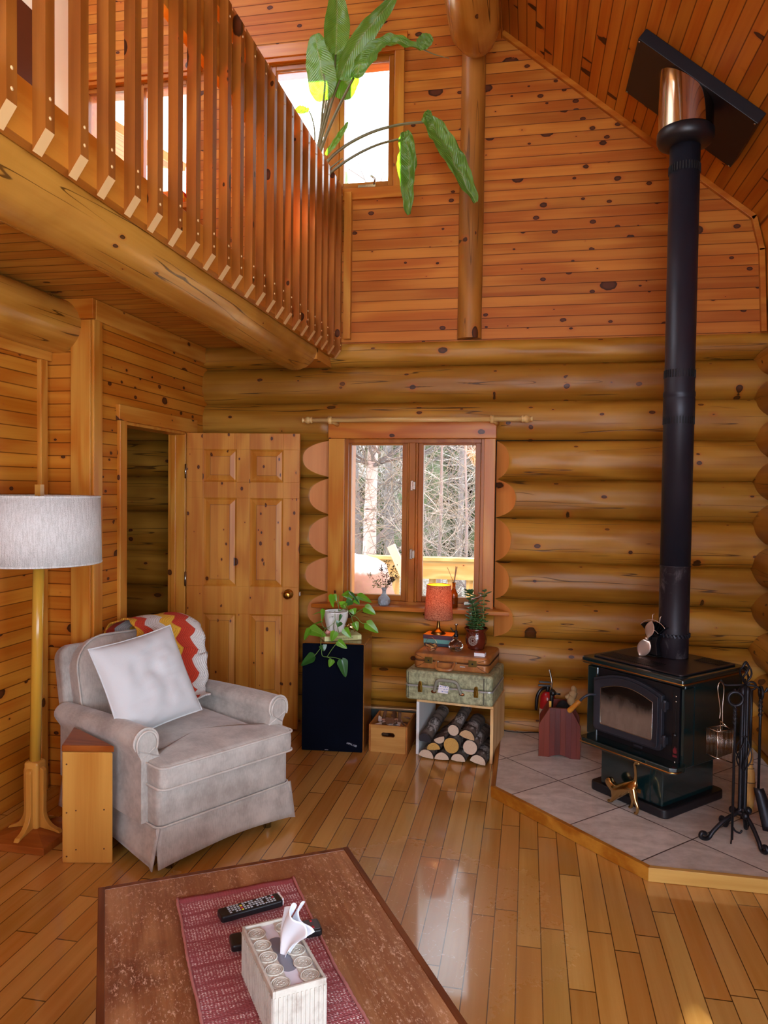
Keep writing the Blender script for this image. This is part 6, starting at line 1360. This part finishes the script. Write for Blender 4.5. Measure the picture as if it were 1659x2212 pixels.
pet([root, (700, 358), (742, 318), (800, 287), (860, 270), (921, 263, 4.54)], .011, .008); pet([root, (712, 375), (760, 340), (815, 313), (873, 298, 4.56)], .010, .007); pet([(912, 106, 4.56), (940, 118, 4.54), (970, 126, 4.52)], .004, .002); pet([root, (705, 372), (725, 354), (740, 342)], .008, .003)
g = G('granny_square', .9); v = g.vor(g.sc(g.co(), 1, 1, 1), 26); g.base(g.ramp(g.N('SeparateColor', {0: v.outputs['Color']}).outputs[0], [(0, S('#c01c24')), (.35, S('#d8a020')), (.55, S('#c01c24')), (.8, S('#d86a18'))], 'CONSTANT')); g.bump(v.outputs['Distance'], .6, .01)
lt_ = MB().bb(-2.66, -2.36, 4.80, 4.91, 3.575, 3.665).build('folded_throw', g.m, bevel=.02, seg=3); tag(lt_, 'red and yellow crocheted throw folded on the loft window ledge', 'blanket')
struct(MB().bb(-3.285, -2.3, 4.79, 4.926, 3.535, 3.5745).build('trim_10', W['trim_x'], bevel=.003))
d2 = struct(MB().bb(-3.289, -3.26, 3.55, 4.48, 2.665, 4.75).build('door_2', flat('dark_stained_door', '#4a1f10', .4)))
# ================================================================ outdoors
M_deck = wood('deck_pine', '#c9a468', '#e4c890', ax=0, ac=2, rough=.6, knots=.06, dm=(.6, .58, .5)).m; M_deckz = wood('deck_post', '#c9a468', '#e4c890', ax=2, ac=0, rough=.6, dm=(.6, .58, .5)).m
struct(MB().bb(-30, 30, 5.2, 60, -.6, -.5).build('ground', flat('leaf_litter_snow', '#8a7f70', .95, var=.25)))
struct(MB().bb(-4.5, 3.5, 5.2, 7.75, -.22, -.08).build('deck_floor', flat('deck_boards', '#b49a72', .7, var=.15)))
dk = thing('deck_railing', 'new pale pine deck railing outside the window', 'railing', (0, 7.5, -.08))
MB().bb(-4.5, 3.5, -.05, .09, .985, 1.02).build('cap', M_deck, dk, bevel=.004); MB().bb(-4.5, 3.5, -.02, .018, .80, .984).build('top_rail', M_deck, dk); MB().bb(-4.5, 3.5, -.02, .018, .08, .20).build('bottom_rail', M_deck, dk)
x = -3.6; b0 = None
while x < 2.6:
    if b0 is None: b0 = MB().bb(-.035, .035, .0185, .055, .03, .95).build('spindle', M_deckz, dk); b0.location = (x, 0, 0)
    else: c = b0.copy(); COL.objects.link(c); c.parent = dk; c.location = (x, 0, 0)
    x += .19
g = G('snowy_rock', .85); nz = g.N('SeparateXYZ', {0: g.N('NewGeometry').outputs['Normal']}).outputs[2]; n = g.noise(g.co(), 6, 5, .6); s_ = g.sst(g.ma('ADD', nz, g.ma('MULTIPLY', n, .5)), .75, .98); g.base(g.mix(s_, g.mix(n, S('#6a4c3e'), S('#a08070')), S('#d8dade'))); M_rock = g.m
m = MB(); m.ball((0, 0, 0), (.52, .42, .62), 26, 18); m.v = [v * (1 + .16 * noise.noise(v * 3) + .06 * noise.noise(v * 8)) for v in m.v]; o = m.build('boulder', M_rock); o.location = (-1.62, 6.62, .42); tag(o, 'snow-capped pinkish boulder outside the window by the deck railing', 'rock')
o = MB().box((0, 0, 0), (.085, .04, 1.15)).build('leaning_board', flat('weathered_board', '#a39a84', .8), bevel=.004); o.location = (-1.10, 7.36, .54); o.rotation_euler = (R(-4), R(-26), 0); tag(o, 'pale board leaning diagonally against the outdoor deck railing', 'board')
pr_ = MB().box((0, 0, 0), (1.5, 1.5, .07)).build('porch_roof', wood('porch_boards', '#8a5a3c', '#a8765a', ax=1, ac=0, pw=.14, rough=.7, groove=.01).m); pr_.location = (-4.12, 6.1, 4.86); pr_.rotation_euler = (0, R(16), R(-14)); tag(pr_, 'brown board porch roof outside the far loft window', 'roof')
M_birch = G('birch_trunk', .8); n = M_birch.noise(M_birch.sc(M_birch.co(), 3, 3, 16), 1, 4, .6); M_birch.base(M_birch.mix(M_birch.sst(n, .55, .68), S('#b09a92'), S('#4a3a34'))); M_birch = M_birch.m
M_gtr = flat('grey_trunk', '#6a5f5a', .9, var=.25); M_twig = flat('bare_twig', '#5f5652', .9); M_twig2 = flat('pale_twig', '#948a80', .9); M_fir = flat('fir_green', '#46502f', .9, var=.3)
def tree(name, label, cat, x, y, h, r, seed, mat, tm, nb=40, lean=0, grp=None):
    q = random.Random(seed); t = thing(name, label, cat, (x, y, -.5), 0, grp)
    pts = [V((lean * i / 10 * h + .05 * h * .1 * noise.noise(V((i * .6, seed, 0))), .1 * noise.noise(V((i * .5, seed, 4))), h * i / 10)) for i in range(11)]
    m = MB(); m.tube(pts, [r * (1 - .8 * i / 10) for i in range(11)], 10); m.build('trunk', mat, t)
    m = MB()
    def br(p, d, L, rad, lev):
        k = 5; ps = [p]; dd = d.copy()
        for i in range(k):
            dd = (dd + V((q.gauss(0, .18), q.gauss(0, .18), q.gauss(.06, .14)))).normalized(); ps.append(ps[-1] + dd * (L / k))
        m.tube(ps, [rad * (1 - .75 * i / k) for i in range(k + 1)], 4 if lev else 5, cap=False)
        if lev < 2:
            for i in range(q.randint(3, 5) if lev == 0 else q.randint(2, 4)):
                j = q.randint(1, k); nd = (dd + V((q.gauss(0, .8), q.gauss(0, .5), q.gauss(.1, .6)))).normalized(); br(ps[j], nd, L * q.uniform(.35, .6), rad * .55, lev + 1)
    for i in range(nb):
        f = q.uniform(.12, .98); a = q.uniform(0, 6.28); p = pts[min(10, int(f * 10))]; br(p, V((cos(a), sin(a), q.uniform(.2, .9))).normalized(), h * q.uniform(.12, .26), max(.006, r * .30 * (1 - f * .6)), 0)
    m.build('branches', tm, t)
tree('birch_tree', 'pale pink-barked birch seen through the window pane nearer the door', 'tree', -2.36, 11.0, 6.2, .125, 3, M_birch, M_twig, 46, .02)
q = random.Random(31); i = 0
for (x, y, r, h) in ((-3.1, 13.5, .11, 8), (-2.75, 15, .12, 9), (-1.95, 13, .08, 7.5), (-1.3, 14.5, .07, 8), (-.55, 12.5, .06, 7), (-.05, 15.5, .12, 9), (.35, 12, .05, 6.5), (-1.2, 10.2, .035, 4.5), (-.75, 9.8, .03, 4.2), (-3.9, 11.5, .08, 7), (1.2, 14, .09, 8), (-4.9, 16, .11, 9)):
    tree('bare_tree', 'bare grey winter tree in the thicket beyond the deck', 'tree', x, y, min(h, 6.0 + (y - 10) * .25), r, 50 + i, M_gtr, M_twig2 if i % 2 else M_twig, 30, q.uniform(-.03, .03), 'bare trees beyond the deck'); i += 1
sp_ = thing('sun_block_spruce', 'added spruce beyond the deck, its unseen crown blocking sun from the lower window', 'tree', (-2.72, 10.0, -.5)); m = MB(); m.tube([(0, 0, 0), (0, 0, 6.2)], [.07, .02], 8); m.build('trunk', M_gtr, sp_)  # added tree; unseen crown shaped to stop sun entering the log-wall window
q = random.Random(9); m = MB()
for i in range(520):
    h = q.uniform(3.0, 6.05); a = q.uniform(0, 6.283); r = q.uniform(.1, 1.45) * (1 - max(0, (h - 4.6) / 2.6)); heart(m, (.6 * r * cos(a), .6 * r * sin(a), h + .12), (1.1 * r * cos(a), 1.0 * r * sin(a), h - .12), .5, (0, 0, 1), shape='oval', nu=2, nv=3)
m.build('crown', M_fir, sp_)
m = MB(); q = random.Random(77)
for i in range(4600):
    y = q.uniform(8.6, 19); x = q.uniform(-.42 * y - .4, .08 * y + .8); z = q.uniform(-.4, 4.2) if y > 12 else q.uniform(-.4, 2.0); L = q.uniform(.4, 1.5); d = V((q.gauss(0, .8), q.gauss(0, .4), q.gauss(.3, .6))).normalized()
    ps = [V((x, y, z))]
    for k in range(4): d = (d + V((q.gauss(0, .42), q.gauss(0, .3), q.gauss(0, .42)))).normalized(); ps.append(ps[-1] + d * L / 4)
    m.tube(ps, [.0045, .004, .0032, .0025, .0012], 3, cap=False)
tag(m.build('thicket', flat('thicket_twig', '#6a6052', .9, var=.2)), 'tangle of thin bare twigs filling the woods beyond the deck', 'undergrowth', kind='stuff')
m = MB(); q = random.Random(5)
for i in range(420):
    y = q.uniform(18, 32); x = q.uniform(-.5 * y, .15 * y); h = q.uniform(4, 11); w = q.uniform(.25, .8)
    for k in range(7): z = h * (k + .5) / 7; ww = w * (1 - k / 8); m.lathe([(ww, z - h * .10), (ww * .25, z + h * .08)], 6, (x, y, -.5)); 
tag(m.build('treeline', M_fir), 'distant pale conifers behind the bare woods', 'trees', kind='stuff')
# ================================================================ light
wd = bpy.data.worlds.new('world'); sc.world = wd; wd.use_nodes = True; t = wd.node_tree; bg = t.nodes['Background']
tcn = t.nodes.new('ShaderNodeTexCoord'); sx = t.nodes.new('ShaderNodeSeparateXYZ'); t.links.new(tcn.outputs['Generated'], sx.inputs[0])
mr = t.nodes.new('ShaderNodeMapRange'); mr.inputs[1].default_value = -.6; mr.inputs[2].default_value = .6; t.links.new(sx.outputs[1], mr.inputs[0])
mxn = t.nodes.new('ShaderNodeMix'); mxn.data_type = 'RGBA'; t.links.new(mr.outputs[0], mxn.inputs[0]); mxn.inputs[6].default_value = (7.4, 8.5, 10.2, 1); mxn.inputs[7].default_value = (3.0, 3.3, 3.7, 1)
t.links.new(mxn.outputs[2], bg.inputs[0]); bg.inputs[1].default_value = 1.0
def portal(name, loc, rot, sx_, sy_):
    l = bpy.data.lights.new(name, 'AREA'); l.shape = 'RECTANGLE'; l.size = sx_; l.size_y = sy_; l.cycles.is_portal = True; o = bpy.data.objects.new(name, l); COL.objects.link(o); o.location = loc; o.rotation_euler = rot
portal('window_light', (.42, -3.32, 1.27), (R(90), 0, R(180)), 1.76, 2.35); portal('window_light', (-.2, -3.32, 3.7), (R(90), 0, R(180)), 2.0, 1.9); portal('window_light', (-2.7, 3.1, 5.87), (0, 0, 0), 1.0, 1.8)
portal('window_light', (1.66, -.9, 1.475), (0, R(90), 0), 1.45, 3.6)
portal('window_light', (-.76, 5.16, 1.4), (R(90), 0, 0), .95, 1.1); portal('window_light', (-1.35, 5.16, 4.1), (R(90), 0, 0), .9, .9); portal('window_light', (-2.83, 5.16, 4.08), (R(90), 0, 0), .92, .9)
sl = bpy.data.lights.new('sun', 'SUN'); sl.energy = 100.0; sl.angle = R(1.5); sl.color = (1, .93, .82); so = bpy.data.objects.new('sun', sl); COL.objects.link(so)
so.rotation_euler = V((.36, -1, -.62)).to_track_quat('-Z', 'Y').to_euler()
sc.view_settings.view_transform = 'Standard'; sc.view_settings.look = 'None'; sc.view_settings.gamma = 1; sc.view_settings.use_curve_mapping = False
sc.view_settings.exposure = 0.68
sc.cycles.caustics_reflective = False; sc.cycles.caustics_refractive = False; sc.cycles.max_bounces = 10; sc.cycles.diffuse_bounces = 6; sc.cycles.transparent_max_bounces = 12
